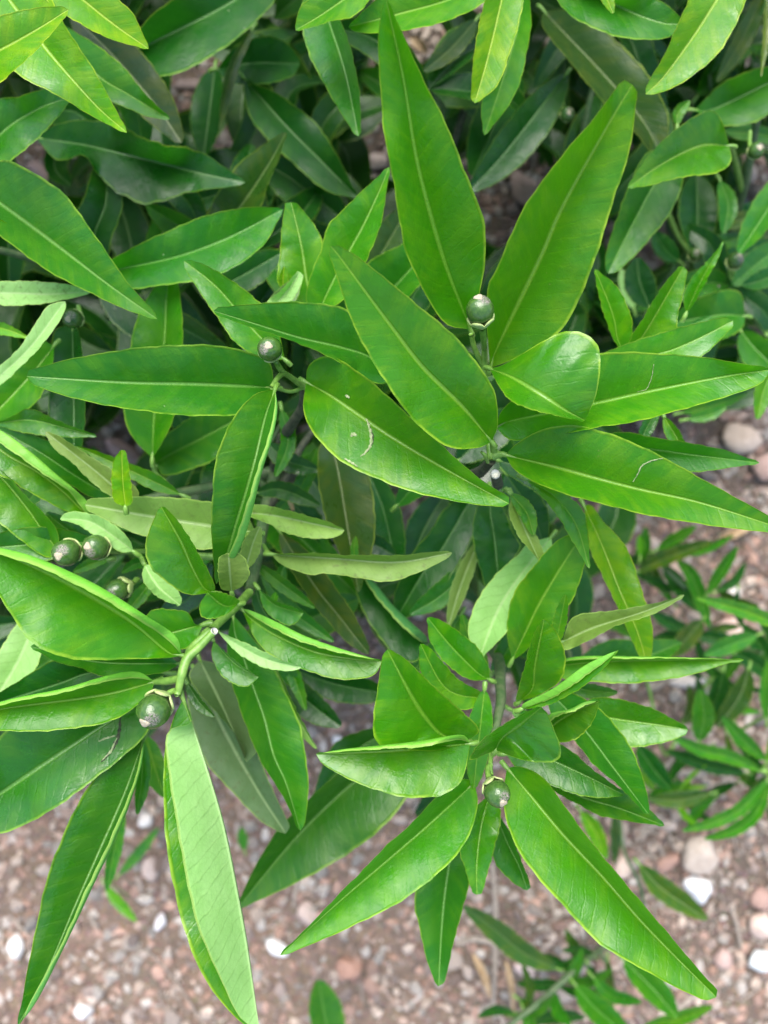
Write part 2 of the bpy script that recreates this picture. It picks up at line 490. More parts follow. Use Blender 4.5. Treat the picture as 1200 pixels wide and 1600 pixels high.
# fine gravel: one joined object
variants = [rock_mesh(random.Random(i), 1, .30) for i in range(8)]
NV = 32000
vs, fs, ts = [], [], []
off = 0
pos = nr.uniform([-.46, -.56], [.46, .56], (NV, 2))
siz = .0011 + .0042 * nr.rand(NV) ** 3.0
for i in range(NV):
    V_, F_ = variants[i % 8]
    a = nr.rand() * 6.28; ca, sa_ = math.cos(a), math.sin(a)
    sc = siz[i] * np.array([1 + .6 * nr.rand(), .7 + .5 * nr.rand(), .45 + .4 * nr.rand()])
    q = V_ * sc
    q = np.stack([q[:, 0] * ca - q[:, 1] * sa_, q[:, 0] * sa_ + q[:, 1] * ca, q[:, 2]], 1)
    x, y = pos[i]
    vs.append(q + [x, y, height(x, y) + sc[2] * .35 - .002])
    fs.append(np.array(F_) + off); off += len(V_)
    t = TINTS[nr.randint(len(TINTS))]; b = .75 + .5 * nr.rand()
    ts.append(np.tile([t[0] * b, t[1] * b, t[2] * b, 1], (len(V_), 1)))
gravel = mesh_obj('gravel', np.concatenate(vs), np.concatenate(fs).tolist(), M_STONE, attrs={'tint': np.concatenate(ts)}, smooth=False)
gravel['kind'] = 'stuff'
gravel['label'] = 'fine reddish gravel and grit covering the soil'

# pebbles one can pick out: parts of the ground, sharing a few meshes
peb = []
for i in range(10):
    v, f = rock_mesh(random.Random(50 + i), 2, .07)
    r_ = random.Random(90 + i)
    for _ in range(5):                       # knock flat facets off
        n_ = np.array([r_.gauss(0, 1) for _ in range(3)]); n_ /= np.linalg.norm(n_); h_ = r_.uniform(.5, .78)
        dd_ = v @ n_ - h_; v = v - np.maximum(dd_, 0)[:, None] * n_
    me = bpy.data.meshes.new('pebble'); me.from_pydata(v.tolist(), [], f); me.materials.append(M_STONE)
    peb.append(me)
rp = random.Random(5)
cnt = 0
while cnt < 296:
    zone = rp.random()
    if zone < .55: x, y = rp.uniform(-20, 1220), rp.uniform(1170, 1620)
    elif zone < .85: x, y = rp.uniform(900, 1220), rp.uniform(620, 1400)
    else: x, y = rp.uniform(-20, 1220), rp.uniform(-20, 1100)
    p = P(x, y, 75)
    o = bpy.data.objects.new('pebble', peb[cnt % 10]); COL.objects.link(o)
    s = rp.uniform(.0030, .0070) * (1.35 if rp.random() < .12 else 1)
    o.scale = (s * rp.uniform(.9, 1.5), s * rp.uniform(.75, 1.1), s * rp.uniform(.5, .8))
    o.rotation_euler = (rp.uniform(-.3, .3), rp.uniform(-.3, .3), rp.uniform(0, 6.28))
    place(o, (p.x, p.y, float(height(p.x, p.y)) + .2 * s), ground)
    t = TINTS[rp.randrange(len(TINTS))]; b = rp.uniform(.7, 1.25)
    o.color = (t[0] * b, t[1] * b, t[2] * b, 1)
    cnt += 1

STONES = [  # x, y, half width px, half height px, rotation, colour, label
    (1093, 1392, 24, 18, -.9, (.80, .82, .82), 'bright white angular chip of marble on the soil below the narrow leaves'),
    (1191, 1502, 20, 18, .2, (.66, .72, .72), 'pale bluish white chip at the right edge below the rounded pink stone'),
    (1192, 1448, 17, 25, 0, (.58, .45, .38), 'smooth rounded pale pink stone cut by the right edge of the picture'),
    (1092, 1335, 30, 26, .5, (.50, .42, .35), 'large flat beige stone just above the white marble chip'),
    (1158, 683, 30, 24, .1, (.56, .45, .36), 'large pale beige stone on bare soil beside the long pointed leaf tip'),
    (1196, 728, 20, 24, .3, (.46, .32, .27), 'pinkish stone next to the large pale beige stone'),
    (430, 1490, 20, 11, -.5, (.78, .78, .76), 'white chip right at the tip of the long glossy leaf'),
    (20, 1482, 12, 20, .15, (.80, .78, .74), 'small white egg shaped stone near the left edge'),
    (130, 1582, 15, 14, 0, (.70, .68, .66), 'round whitish pebble on the gravel at the bottom left'),
    (527, 1161, 9, 8, 0, (.70, .70, .70), 'tiny white pebble in the gap between two dark leaves'),
    (1147, 928, 15, 15, .3, (.60, .55, .50), 'round cream stone above the bright narrow leaf at the right'),
    (1145, 988, 24, 22, .4, (.60, .44, .38), 'pale pink block of stone under the bright narrow leaf at the right'),
    (1086, 1066, 32, 13, .1, (.64, .56, .50), 'long whitish stone below the level pointed leaf'),
    (545, 1521, 21, 18, .1, (.38, .22, .16), 'square brick red stone on the gravel at the bottom'),
    (478, 1434, 14, 20, .2, (.46, .36, .31), 'blocky pinkish stone between two hanging glossy leaves'),
    (248, 1447, 8, 15, -.25, (.66, .64, .64), 'slim whitish stone beside the leaf with its pale side up'),
    (820, 1516, 17, 11, -.3, (.60, .47, .44), 'pinkish white oval stone under the blurred leaf'),
    (977, 1364, 13, 21, -.2, (.54, .42, .34), 'upright oval beige stone right of the biggest lower leaf'),
    (1135, 1503, 14, 20, .1, (.42, .30, .26), 'dull pink oval stone left of the bluish white chip'),
    (1046, 1352, 20, 12, .6, (.36, .22, .17), 'brick red stone left of the large flat beige stone'),
    (1190, 1408, 16, 20, .1, (.34, .22, .18), 'dark red brown stone above the rounded pale pink stone'),
    (1162, 272, 20, 18, .1, (.56, .42, .34), 'round peach coloured stone beside the black pipe'),
    (60, 268, 10, 34, .75, (.40, .27, .24), 'dusky pink shard seen through the leaves at the upper left'),
    (290, 128, 24, 9, .05, (.42, .30, .26), 'flat pink shard in a gap under the dark upper leaves'),
    (188, 705, 30, 13, -.55, (.40, .26, .23), 'pink shard between the leaves above the small upright leaf'),
    (232, 1362, 13, 19, -.1, (.48, .38, .33), 'pinkish oval stone left of the leaf with its pale side up'),
    (228, 1282, 13, 11, .3, (.68, .64, .60), 'creamy white pebble just below the left cluster of leaves'),
    (820, 292, 22, 28, .4, (.40, .28, .23), 'brown pink stone in the gap left of the big upright leaf'),
    (589, 245, 16, 14, .4, (.52, .40, .34), 'rounded pink pebble in the gap left of the tallest leaf'),
]
for i, (x, y, a, b, rot, c, lab) in enumerate(STONES):
    v, f = rock_mesh(random.Random(200 + i), 3, .03)
    r_ = random.Random(300 + i)
    for _ in range(9):
        n_ = np.array([r_.gauss(0, 1), r_.gauss(0, 1), r_.gauss(0, .7)]); n_ /= np.linalg.norm(n_); h_ = r_.uniform(.6, .9)
        dd_ = v @ n_ - h_; v = v - np.maximum(dd_, 0)[:, None] * n_
    p = P(x, y, 74.3); s = .743 / F
    ca, sn = math.cos(rot), math.sin(rot)
    q = v * [a * s * 1.1, b * s * 1.1, min(a, b) * s * .8]
    q = np.stack([q[:, 0] * ca - q[:, 1] * sn, q[:, 0] * sn + q[:, 1] * ca, q[:, 2]], 1) + np.array([p.x, p.y, float(height(p.x, p.y)) + min(a, b) * s * .4])
    o = mesh_obj('stone', q, f, M_STONE, origin=(p.x, p.y, float(height(p.x, p.y))), color=(*c, 1))
    tag(o, lab, 'stone')

def gtube(name, pts, r, mat, lab, cat):
    pp = []
    for q in pts:
        x, y = q[:2]; p = P(x, y, 74); pp.append((p.x, p.y, float(height(p.x, p.y)) + (q[2] if len(q) > 2 else 0) + max(r)))
    o = tube(name, pp, r, mat, None, 8); tag(o, lab, cat); return o
gtube('twig', [(770, 1350), (775, 1420), (774, 1500), (772, 1592)], [.0022, .0026, .0025, .002], M_TWIG, 'straight grey dead twig standing out on the gravel below the centre leaves', 'twig')
gtube('twig', [(712, 1476), (745, 1468), (785, 1482)], [.002, .003, .002], M_TWIG, 'short pale twig lying across the straight grey twig', 'twig')
gtube('twig', [(196, 1478), (240, 1500), (283, 1550), (318, 1605)], [.0006, .0009, .0009, .0007], M_TWIG, 'thin curved dry stalk on gravel left of the pale folded leaf', 'twig')
gtube('twig', [(1148, 1424), (1158, 1455), (1166, 1490)], [.0012, .0018, .0014], M_TWIG, 'short grey twig lying on the soil between red and pink stones', 'twig')
gtube('twig', [(985, 1325), (1030, 1350), (1060, 1366)], [.0008, .001, .0008], M_TWIG, 'thin brown twig under the bushy sprig left of the beige stone', 'twig')
gtube('drip_pipe', [(1085, 190), (1122, 258), (1146, 292), (1172, 360), (1205, 470)], [.0085] * 5, M_PIPE, 'black plastic drip pipe lying under the leaves at upper right', 'pipe')
# dry curled leaves on the ground
def dryleaf(x0, y0, x1, y1, w, lab, c=(.33, .22, .12)):
    G, fs, at, ln = leaf_grid([(x0, y0), ((x0 + x1) / 2 + 3, (y0 + y1) / 2), (x1, y1)], w, w * .8, (73.4, 73.0, 73.6), k=1.25, seed=int(x0), n=16)
    o = mesh_obj('dry_leaf', G.reshape(-1, 3), fs, M_STRAW, origin=G[0, len(TC) - 1]); tag(o, lab, 'dry leaf')
dryleaf(738, 1488, 766, 1560, 7, 'curled tan dead leaf beside the straight grey twig')
dryleaf(790, 1500, 802, 1585, 6, 'long brown dead leaf right of the straight grey twig')
dryleaf(1190, 800, 1120, 845, 12, 'grey brown dead leaf on the soil below the long right leaf')
dryleaf(640, 60, 668, 84, 10, 'pinkish dead leaf in the gap at the top beside the tallest leaf')

# fine plant litter: broken stalks and flakes, one joined mass
rl = random.Random(77)
lv, lf_ = [], []
for i in range(1500):
    x, y = rl.uniform(-.42, .42), rl.uniform(-.52, .52)
    if rl.random() < .6 and x < .1: x = rl.uniform(.1, .42)
    a = rl.uniform(0, 6.28); L_ = rl.uniform(.003, .016); w_ = rl.uniform(.0003, .0011) if rl.random() < .75 else rl.uniform(.0012, .003)
    z0 = float(height(x, y)) + rl.uniform(.0005, .004); tl = rl.uniform(-.0015, .0015)
    ux, uy = math.cos(a), math.sin(a); nx_, ny_ = -uy, ux; b0 = len(lv); bd = rl.uniform(-.2, .2) * L_
    for t_ in (-1, 0, 1):
        cx_, cy_ = x + ux * L_ * t_ + nx_ * bd * (1 - t_ * t_), y + uy * L_ * t_ + ny_ * bd * (1 - t_ * t_)
        zz_ = z0 + tl * t_; ww = w_ * (1 - .5 * abs(t_))
        lv += [(cx_ + nx_ * ww, cy_ + ny_ * ww, zz_), (cx_, cy_, zz_ + ww * .9), (cx_ - nx_ * ww, cy_ - ny_ * ww, zz_)]
    for k in (0, 3): lf_ += [(b0 + k, b0 + k + 3, b0 + k + 4, b0 + k + 1), (b0 + k + 1, b0 + k + 4, b0 + k + 5, b0 + k + 2)]
litter = mesh_obj('litter', lv, lf_, M_TWIG); litter['kind'] = 'stuff'; litter['label'] = 'scattered bits of dry stalk and bark on the gravel'

# ------------------------------------------------------------------ the shrubs
shrub = thing('citrus_shrub', 'large leafy citrus shrub with long pointed leaves and tiny green fruit filling the picture', 'shrub', P(500, 760, 75))
right = thing('citrus_shrub', 'smaller leaved citrus shrub with tiny dark fruit at the upper right corner', 'shrub', P(1120, 420, 75))
sap = thing('sapling', 'young plant with narrow drooping leaves low on the soil at the right', 'plant', P(1130, 1040, 75))
spray = thing('sapling', 'low spray of slender glossy leaves at the right edge above the beige stone', 'plant', P(1195, 1205, 75))
low = thing('sapling', 'low blurred citrus sprig on a bluish green stem at the bottom', 'plant', P(940, 1480, 75))
seed1 = thing('seedling', 'single broad young leaf poking up from gravel at the bottom', 'seedling', P(520, 1620, 75))
seed2 = thing('seedling', 'tiny pale seedling on gravel under the left cluster', 'seedling', P(200, 1400, 75))
seed3 = thing('seedling', 'tiny seedling leaf right of the pale folded leaf', 'seedling', P(382, 1325, 75))
weed = thing('weed', 'thin yellowish green weed left of the spray of slender leaves', 'weed', P(1050, 1240, 75))

def stem(pl, pts, r, mat=None, name='branch', sides=8):
    return tube(name, [P(*q) for q in pts], r, mat or M_STEM, pl, sides)

# woody framework
stem(shrub, [(500, 760, 75), (480, 745, 62), (450, 740, 50), (432, 735, 43)], [.006, .0055, .005, .0042], M_BARK, 'trunk', 12)
stem(shrub, [(432, 735, 43), (440, 690, 40), (470, 640, 36), (475, 605, 34)], [.0038, .003, .002, .0016], M_BARK)
stem(shrub, [(432, 735, 43), (415, 800, 41), (402, 870, 38), (390, 925, 35.5)], [.0036, .003, .0026, .0022], M_WOODY)
stem(shrub, [(390, 925, 35.5), (372, 945, 34.3), (347, 968, 33.3), (330, 985, 32.6)], [.0018, .0018, .0017, .0016], M_STEM)
stem(shrub, [(347, 968, 33.3), (318, 990, 33), (292, 1012, 33)], [.0012, .0012, .0011], M_STEM)
stem(shrub, [(334, 987, 31.6), (308, 1014, 31.2), (292, 1030, 31), (284, 1055, 30.8), (278, 1084, 30.8)], [.0014, .0016, .0018, .0017, .0012], M_STEM)
stem(shrub, [(330, 985, 32.6), (300, 1012, 32.2), (290, 1035, 31.3)], [.0015, .0015, .0015], M_STEM)
stem(shrub, [(334.5, 986.5, 31.55), (335.5, 985.5, 31.5)], [.00145, .00125], M_CUT, 'cut_end')
stem(shrub, [(480, 745, 62), (620, 760, 50), (730, 745, 38), (768, 720, 32.5)], [.004, .0035, .0028, .0018], M_BARK)
stem(shrub, [(768, 720, 32.5), (762, 650, 33), (757, 590, 32.4), (757, 545, 31.5), (752, 508, 30.2)], [.0017, .0016, .0013, .0011, .0008], M_STEM)
stem(shrub, [(756, 575, 32.2), (742, 545, 31.6), (736, 522, 31.1)], [.0011, .001, .0009], M_STEM)
stem(shrub, [(480, 745, 62), (640, 900, 52), (760, 1000, 42), (782, 1075, 36), (776, 1130, 33.5), (768, 1172, 32.3)], [.0042, .0036, .003, .0023, .0017, .0013], M_WOODY)
stem(shrub, [(768, 1172, 32.3), (766, 1195, 31.6), (768, 1212, 31.3)], [.001, .0009, .0008], M_STEM)
stem(shrub, [(475, 605, 34), (455, 590, 33), (440, 580, 32.2), (432, 568, 31.5)], [.0013, .0011, .0010, .0009], M_STEM)
stem(shrub, [(443, 582, 32.4), (433, 592, 31.9), (424, 606, 31.6)], [.0011, .001, .0009], M_STEM)
stem(shrub, [(475, 605, 34), (455, 612, 33.6), (432, 607, 33.2)], [.0008, .0008, .0007], M_STEM)
stem(shrub, [(432, 735, 43), (330, 760, 42), (230, 780, 40), (170, 800, 40)], [.003, .0025, .002, .0015], M_WOODY)
stem(shrub, [(402, 870, 38), (330, 870, 38), (250, 862, 37), (205, 862, 36), (165, 862, 35)], [.002, .0016, .0013, .0011, .001], M_STEM)
stem(shrub, [(480, 745, 62), (430, 560, 56), (330, 330, 52), (180, 120, 50)], [.004, .0034, .0027, .002], M_BARK)
stem(shrub, [(500, 760, 68), (590, 500, 58), (700, 250, 54), (760, 30, 50)], [.004, .0034, .0027, .002], M_BARK)
stem(shrub, [(430, 560, 56), (250, 480, 50), (100, 420, 46), (-40, 380, 42)], [.003, .0026, .002, .0016], M_WOODY)
stem(shrub, [(590, 500, 58), (760, 420, 56), (880, 300, 52), (930, 120, 48)], [.003, .0026, .002, .0016], M_WOODY)
# brown twiggy bits in the dark centre
stem(shrub, [(415, 800, 41), (440, 760, 42), (470, 700, 43), (500, 660, 44)], [.0022, .002, .0018, .0014], M_BARK)
stem(shrub, [(420, 770, 42), (395, 730, 41), (425, 690, 40), (440, 660, 39)], [.0016, .0014, .0012, .001], M_WOODY)
# stub cut white between the centre leaves
stem(shrub, [(778, 758, 34), (776, 748, 32.8), (774, 741, 32.0)], [.0022, .0021, .002], M_BARK, 'pruned_stub')
stem(shrub, [(774, 741, 32.0), (774, 740, 31.9)], [.0019, .0017], M_CUT, 'cut_end')
# supports of the other plants
stem(right, [(1120, 420, 75), (1130, 380, 62), (1160, 300, 52), (1190, 150, 46)], [.004, .0035, .003, .0018], M_WOODY, 'trunk')
stem(right, [(1130, 380, 62), (1080, 480, 56), (1000, 540, 48), (968, 562, 42)], [.003, .0026, .002, .0013], M_STEM)
stem(right, [(1130, 380, 62), (1180, 480, 55), (1200, 520, 50)], [.003, .0026, .002], M_STEM)
stem(right, [(1148, 470, 53), (1148, 440, 51), (1148, 425, 50)], [.0012, .0012, .001], M_STEM)
stem(right, [(1160, 300, 52), (1145, 240, 47), (1138, 228, 43)], [.002, .0016, .0012], M_STEM)
stem(right, [(1080, 400, 60), (1050, 350, 58), (1000, 200, 55)], [.002, .0018, .0012], M_STEM)
stem(sap, [(1130, 1040, 75), (1110, 980, 70), (1080, 930, 66), (1040, 890, 64)], [.003, .0026, .002, .0014], M_WOODY, 'stem')
stem(sap, [(1110, 980, 70), (1150, 1010, 67), (1190, 1020, 64)], [.002, .0016, .0014], M_WOODY, 'stem')
stem(sap, [(1130, 1040, 75), (1080, 1100, 70), (1040, 1180, 68), (1015, 1080, 62), (1005, 1050, 60)], [.002, .0018, .0014, .0012, .001], M_STEM, 'stem')
stem(spray, [(1195, 1205, 75), (1198, 1204, 66), (1196, 1203, 60)], [.003, .0028, .0024], M_STEM, 'stem')
stem(low, [(940, 1480, 75), (937, 1484, 70), (905, 1510, 67), (875, 1537, 66), (840, 1568, 66), (800, 1600, 66), (760, 1640, 66)], [.0022, .0025, .0025, .0024, .0022, .002, .0018], M_WOODY, 'stem')
stem(low, [(937, 1484, 70), (955, 1530, 69), (950, 1600, 68)], [.002, .0018, .0016], M_WOODY, 'stem')
stem(low, [(937, 1484, 70), (1000, 1440, 69), (1000, 1385, 67), (975, 1330, 66), (968, 1270, 66)], [.0016, .0015, .0014, .0013, .0012], M_WOODY, 'stem')

def L(*a, **k): return leaf(shrub, *a, **k)
# ---- top layer, centre shoot
L('b', (31.5, 27.5, 24.6), [(735, 515), (722, 480), (690, 395), (652, 255), (630, 120), (603, -2)],
  [(690, 500), (640, 410), (625, 350), (610, 260), (598, 190), (591, 60)], [(757, 420), (757, 350), (740, 300), (700, 200), (660, 120), (628, 50)], label='tallest upright leaf, its tip at the top edge')
L('b', (31.5, 28, 25), [(766, 575), (778, 540), (845, 400), (880, 320), (950, 195), (988, 132)],
  [(760, 500), (762, 450), (775, 420), (820, 322), (872, 250), (925, 188), (970, 130)], [(810, 558), (862, 530), (900, 480), (935, 390), (960, 310), (985, 230), (994, 150)], label='big upright leaf leaning to the right')
L('b', (30.6, 28, 25.6), [(768, 690), (723, 635), (660, 573), (613, 512), (567, 450), (530, 400), (517, 385)],
  [(745, 700), (697, 697), (640, 650), (590, 577), (555, 515), (535, 460), (517, 402)], [(778, 662), (772, 610), (742, 562), (700, 515), (640, 466), (565, 405), (530, 386)], k=1.06)
SCR = L('b', (32.4, 31, 29.6), [(478, 597), (515, 617), (560, 647), (613, 683), (683, 725), (795, 787)],
  [(483, 570), (515, 556), (562, 582), (630, 640), (695, 700), (750, 748), (792, 776)], [(474, 640), (488, 675), (520, 710), (562, 737), (650, 770), (740, 788), (785, 790)], label='leaf with a winding pale scratch left of its midrib')
L('m', (33, 31.8, 31), [(620, 590), (577, 557), (533, 543), (467, 528), (400, 507), (334, 486)],
  [(590, 600), (555, 580), (510, 556), (460, 534), (400, 514), (350, 496)], [(590, 540), (545, 486), (480, 472), (400, 474), (345, 481)])
L('m', (33, 31, 30), [(428, 606), (380, 603), (300, 600), (200, 598), (100, 592), (42, 588)],
  [(395, 642), (350, 650), (250, 646), (130, 626), (60, 604)], [(420, 565), (370, 545), (300, 538), (200, 545), (100, 563), (45, 580)])
L('m', (31.5, 30, 33), [(430, 608), (415, 650), (400, 715), (386, 765), (370, 815), (355, 865), (338, 912)],
  ('r', [(433, 640), (425, 685), (408, 742), (394, 800), (380, 845), (362, 880)], [(428, 645), (415, 695), (398, 745), (385, 790), (372, 830), (352, 880)]),
  [(395, 618), (360, 660), (338, 715), (331, 780), (331, 850)], label='leaf folded down one side, a pale strip of underside showing')
L('b', (31, 29.0, 29.6), [(765, 576), (800, 590), (840, 615), (880, 640), (914, 657)],
  [(790, 568), (850, 532), (890, 517), (925, 528), (938, 560), (932, 615)], [(785, 612), (808, 632), (850, 645), (890, 654)], k=1.02, label='leaf bent down at the tip into a blunt shape')
LF9 = L('b', (32.5, 31, 30.5), [(775, 668), (800, 657), (933, 630), (1013, 612), (1133, 588), (1203, 578)],
  [(785, 640), (830, 600), (880, 562), (940, 552), (1000, 550), (1100, 558), (1185, 573)], [(800, 688), (860, 682), (935, 668), (1010, 655), (1100, 630), (1180, 604)])
LF10 = L('b', (31.8, 29.8, 29), [(790, 711), (867, 730), (933, 748), (1000, 765), (1100, 787), (1235, 830)],
  [(805, 695), (840, 674), (890, 664), (950, 676), (1035, 713), (1100, 750), (1200, 805)], [(805, 735), (850, 760), (930, 785), (1050, 812), (1200, 832)])
L('b', (32, 30, 28.4), [(792, 1200), (825, 1238), (880, 1303), (943, 1370), (1013, 1450), (1119, 1558)],
  [(815, 1198), (850, 1216), (890, 1270), (950, 1348), (1005, 1412), (1062, 1480), (1117, 1545)], [(786, 1250), (800, 1308), (832, 1362), (885, 1420), (935, 1474), (1000, 1512), (1060, 1545), (1100, 1561)], label='largest leaf of the lower right cluster')
L('b', (33.5, 32, 30.4), [(742, 1222), (712, 1250), (667, 1290), (617, 1333), (533, 1405), (438, 1492)],
  [(746, 1262), (728, 1315), (685, 1365), (620, 1412), (545, 1450), (470, 1482)], [(720, 1218), (680, 1247), (640, 1289), (600, 1325), (558, 1368), (500, 1428)])
L('m', (37, 36, 35), [(722, 1270), (703, 1345), (692, 1430), (685, 1541)], [(745, 1320), (730, 1395), (712, 1460), (697, 1525)], [(668, 1330), (648, 1398), (655, 1450), (670, 1510)])
L('b', (34.6, 34.0, 33.6), [(765, 1242), (752, 1290), (745, 1350), (745, 1398)], [(783, 1270), (774, 1320), (763, 1360), (754, 1392)], [(735, 1270), (718, 1322), (728, 1362), (737, 1390)])
L('m', (36, 35.4, 35), [(772, 1262), (790, 1310), (812, 1355), (824, 1391)], [(797, 1300), (815, 1345), (828, 1380)], [(765, 1300), (772, 1345), (800, 1378)])
# cluster above it
L('b', (31.3, 30.6, 30.4), [(735, 1162), (700, 1165), (600, 1173), (494, 1178)],
  [(722, 1218), (690, 1243), (655, 1246), (620, 1244), (560, 1224), (510, 1198)], ('r', [(720, 1148), (660, 1157), (600, 1164), (540, 1170)], [(715, 1156), (660, 1167), (600, 1170), (540, 1174)]))
L('b', (32.2, 30.5, 29.2), [(728, 1158), (690, 1147), (665, 1120), (640, 1080), (605, 1015)],
  [(690, 1172), (640, 1172), (592, 1164), (583, 1125), (590, 1075), (597, 1030)], [(748, 1138), (700, 1092), (665, 1060), (632, 1028)], label='broad triangular leaf folded like a scoop')
L('b', (33.6, 32.4, 31.5), [(752, 1090), (715, 1085), (688, 1065), (657, 1006)],
  [(735, 1108), (700, 1105), (670, 1085), (655, 1040)], [(750, 1080), (720, 1064), (695, 1038), (672, 1012)])
L('b', (34.2, 33, 32.2), [(765, 1062), (745, 1050), (705, 1010), (668, 965)], [(735, 1062), (700, 1040), (672, 1002)], [(763, 1040), (745, 1010), (710, 982), (685, 967)])
L('b', (33.3, 33.3), [(757, 1078), (750, 1140), (740, 1232)], 20, 20)
L('b', (31, 30, 28.8), [(774, 1172), (785, 1152), (810, 1132), (846, 1105)],
  [(735, 1188), (740, 1172), (760, 1150), (790, 1130), (825, 1111)], [(812, 1186), (850, 1192), (873, 1186), (876, 1166), (869, 1148), (856, 1116)], k=1.02, tint=.75, label='short triangular leaf tipped up towards the camera')
L('b', (32.2, 31.2, 30.4), [(846, 1150), (875, 1125), (905, 1108), (936, 1096)], ('r', [(858, 1117), (890, 1108), (915, 1096)], [(866, 1122), (895, 1112), (918, 1101)]),
  [(870, 1160), (895, 1157), (915, 1143), (930, 1120)], tint=.65)
L('b', (32, 30.8, 29.8), [(815, 1108), (860, 1088), (910, 1055), (966, 1016)], ('r', [(820, 1098), (865, 1075), (910, 1042), (945, 1024)], [(830, 1103), (868, 1088), (910, 1060), (950, 1030)]), [(850, 1104), (900, 1080), (940, 1048)], label='narrow folded leaf with a white nicked tip')
L('m', (34, 33.2, 32.6), [(850, 1075), (870, 1092), (917, 1145), (962, 1205), (1013, 1272)], [(900, 1085), (940, 1110), (975, 1150), (998, 1195), (1012, 1245)], [(865, 1125), (900, 1160), (925, 1192), (962, 1224), (1000, 1262)])
L('m', (33.6, 33, 32.8), [(790, 1178), (840, 1180), (912, 1210), (975, 1242)], [(840, 1160), (880, 1165), (930, 1205), (972, 1236)], [(815, 1208), (860, 1226), (895, 1240), (940, 1247)])
L('m', (35, 34.6, 34.4), [(835, 1205), (900, 1242), (970, 1264), (1038, 1290)], [(900, 1210), (960, 1230), (1010, 1260)], [(860, 1232), (905, 1258), (940, 1275), (1000, 1286)])
L('b', (35.5, 34.6, 34), [(895, 1108), (950, 1121), (1033, 1133), (1075, 1140)], [(930, 1090), (970, 1093), (1017, 1106), (1060, 1128)], [(930, 1150), (983, 1167), (1030, 1162), (1067, 1150)])
L('b', (35.2, 34.2, 33.4), [(862, 1042), (930, 1034), (1040, 1031), (1162, 1031)], ('r', [(900, 1026), (1000, 1026), (1090, 1028)], [(900, 1031), (1000, 1029), (1090, 1029)]), [(880, 1060), (933, 1066), (1000, 1067), (1083, 1054), (1135, 1037)])
L('b', (33.2, 31.5, 30.4), [(812, 1096), (832, 1075), (836, 1035), (850, 968)], [(806, 1092), (817, 1050), (833, 993)], [(845, 1085), (878, 1060), (883, 1022), (868, 985)])
L('b', (33.8, 33, 32), [(868, 1010), (876, 970), (884, 929)], 12, 10)
L('o', (34, 33, 32), [(878, 1003), (930, 980), (1000, 958), (1069, 930)], [(897, 963), (950, 955), (1000, 947), (1045, 937)], [(885, 1016), (927, 997), (970, 975), (1013, 963), (1050, 944)], under=True, spots=.7, tint=.85, label='dull green leaf turned underside up, pointing right')
L('b', (36, 34.4, 33.6), [(800, 1032), (820, 990), (850, 930), (900, 850), (915, 835)], [(792, 985), (800, 933), (833, 885), (877, 840)], [(818, 1020), (865, 975), (897, 933), (913, 883), (920, 850)])
L('y', (38, 36.4, 36.6), [(912, 790), (940, 850), (967, 920), (995, 985), (1012, 1040)], [(925, 790), (943, 815), (980, 857), (1000, 913), (1017, 967), (1020, 1010)], [(918, 830), (923, 863), (943, 903), (977, 977), (997, 1022)], label='yellowish green arching leaf right of centre')
L('p', (37, 36, 35.6), [(862, 838), (820, 890), (780, 950), (748, 1032)], [(860, 880), (820, 950), (790, 990)], [(825, 850), (808, 867), (765, 908), (740, 950), (731, 990)], under=True, label='pale leaf turned underside up in the centre')
L('b', (33.5, 33, 32.4), [(820, 748), (865, 775), (900, 820), (921, 888)], [(880, 770), (912, 800), (920, 850)], [(845, 775), (868, 802), (890, 838), (912, 875)], label='short leaf twisted down under the right leaves')
L('o', (34.6, 34.2, 34), [(800, 775), (815, 815), (842, 876)], [(812, 790), (835, 830), (850, 866)], [(795, 800), (810, 838), (836, 868)], under=True)
L('b', (34.2, 33.8), [(798, 772), (822, 800), (834, 836)], 14, 12)
L('o', (40, 39.5), [(748, 845), (722, 910), (700, 980)], 12, 14, under=True, tint=.8)
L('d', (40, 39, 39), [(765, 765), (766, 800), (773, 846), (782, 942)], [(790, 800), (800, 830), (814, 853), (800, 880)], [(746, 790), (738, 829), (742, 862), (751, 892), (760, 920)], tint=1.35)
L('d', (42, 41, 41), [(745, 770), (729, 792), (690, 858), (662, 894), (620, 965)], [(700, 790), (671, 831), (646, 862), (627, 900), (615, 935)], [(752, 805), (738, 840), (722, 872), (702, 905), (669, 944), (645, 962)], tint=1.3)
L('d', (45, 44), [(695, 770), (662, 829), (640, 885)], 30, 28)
L('b', (36, 35), [(1038, 652), (1058, 685), (1074, 718)], 9, 14)
L('m', (35, 34, 33.6), [(905, 690), (1020, 702), (1077, 710), (1186, 723)], [(967, 675), (1010, 681), (1077, 692), (1133, 703)], [(960, 722), (1030, 735), (1093, 737), (1140, 731)])
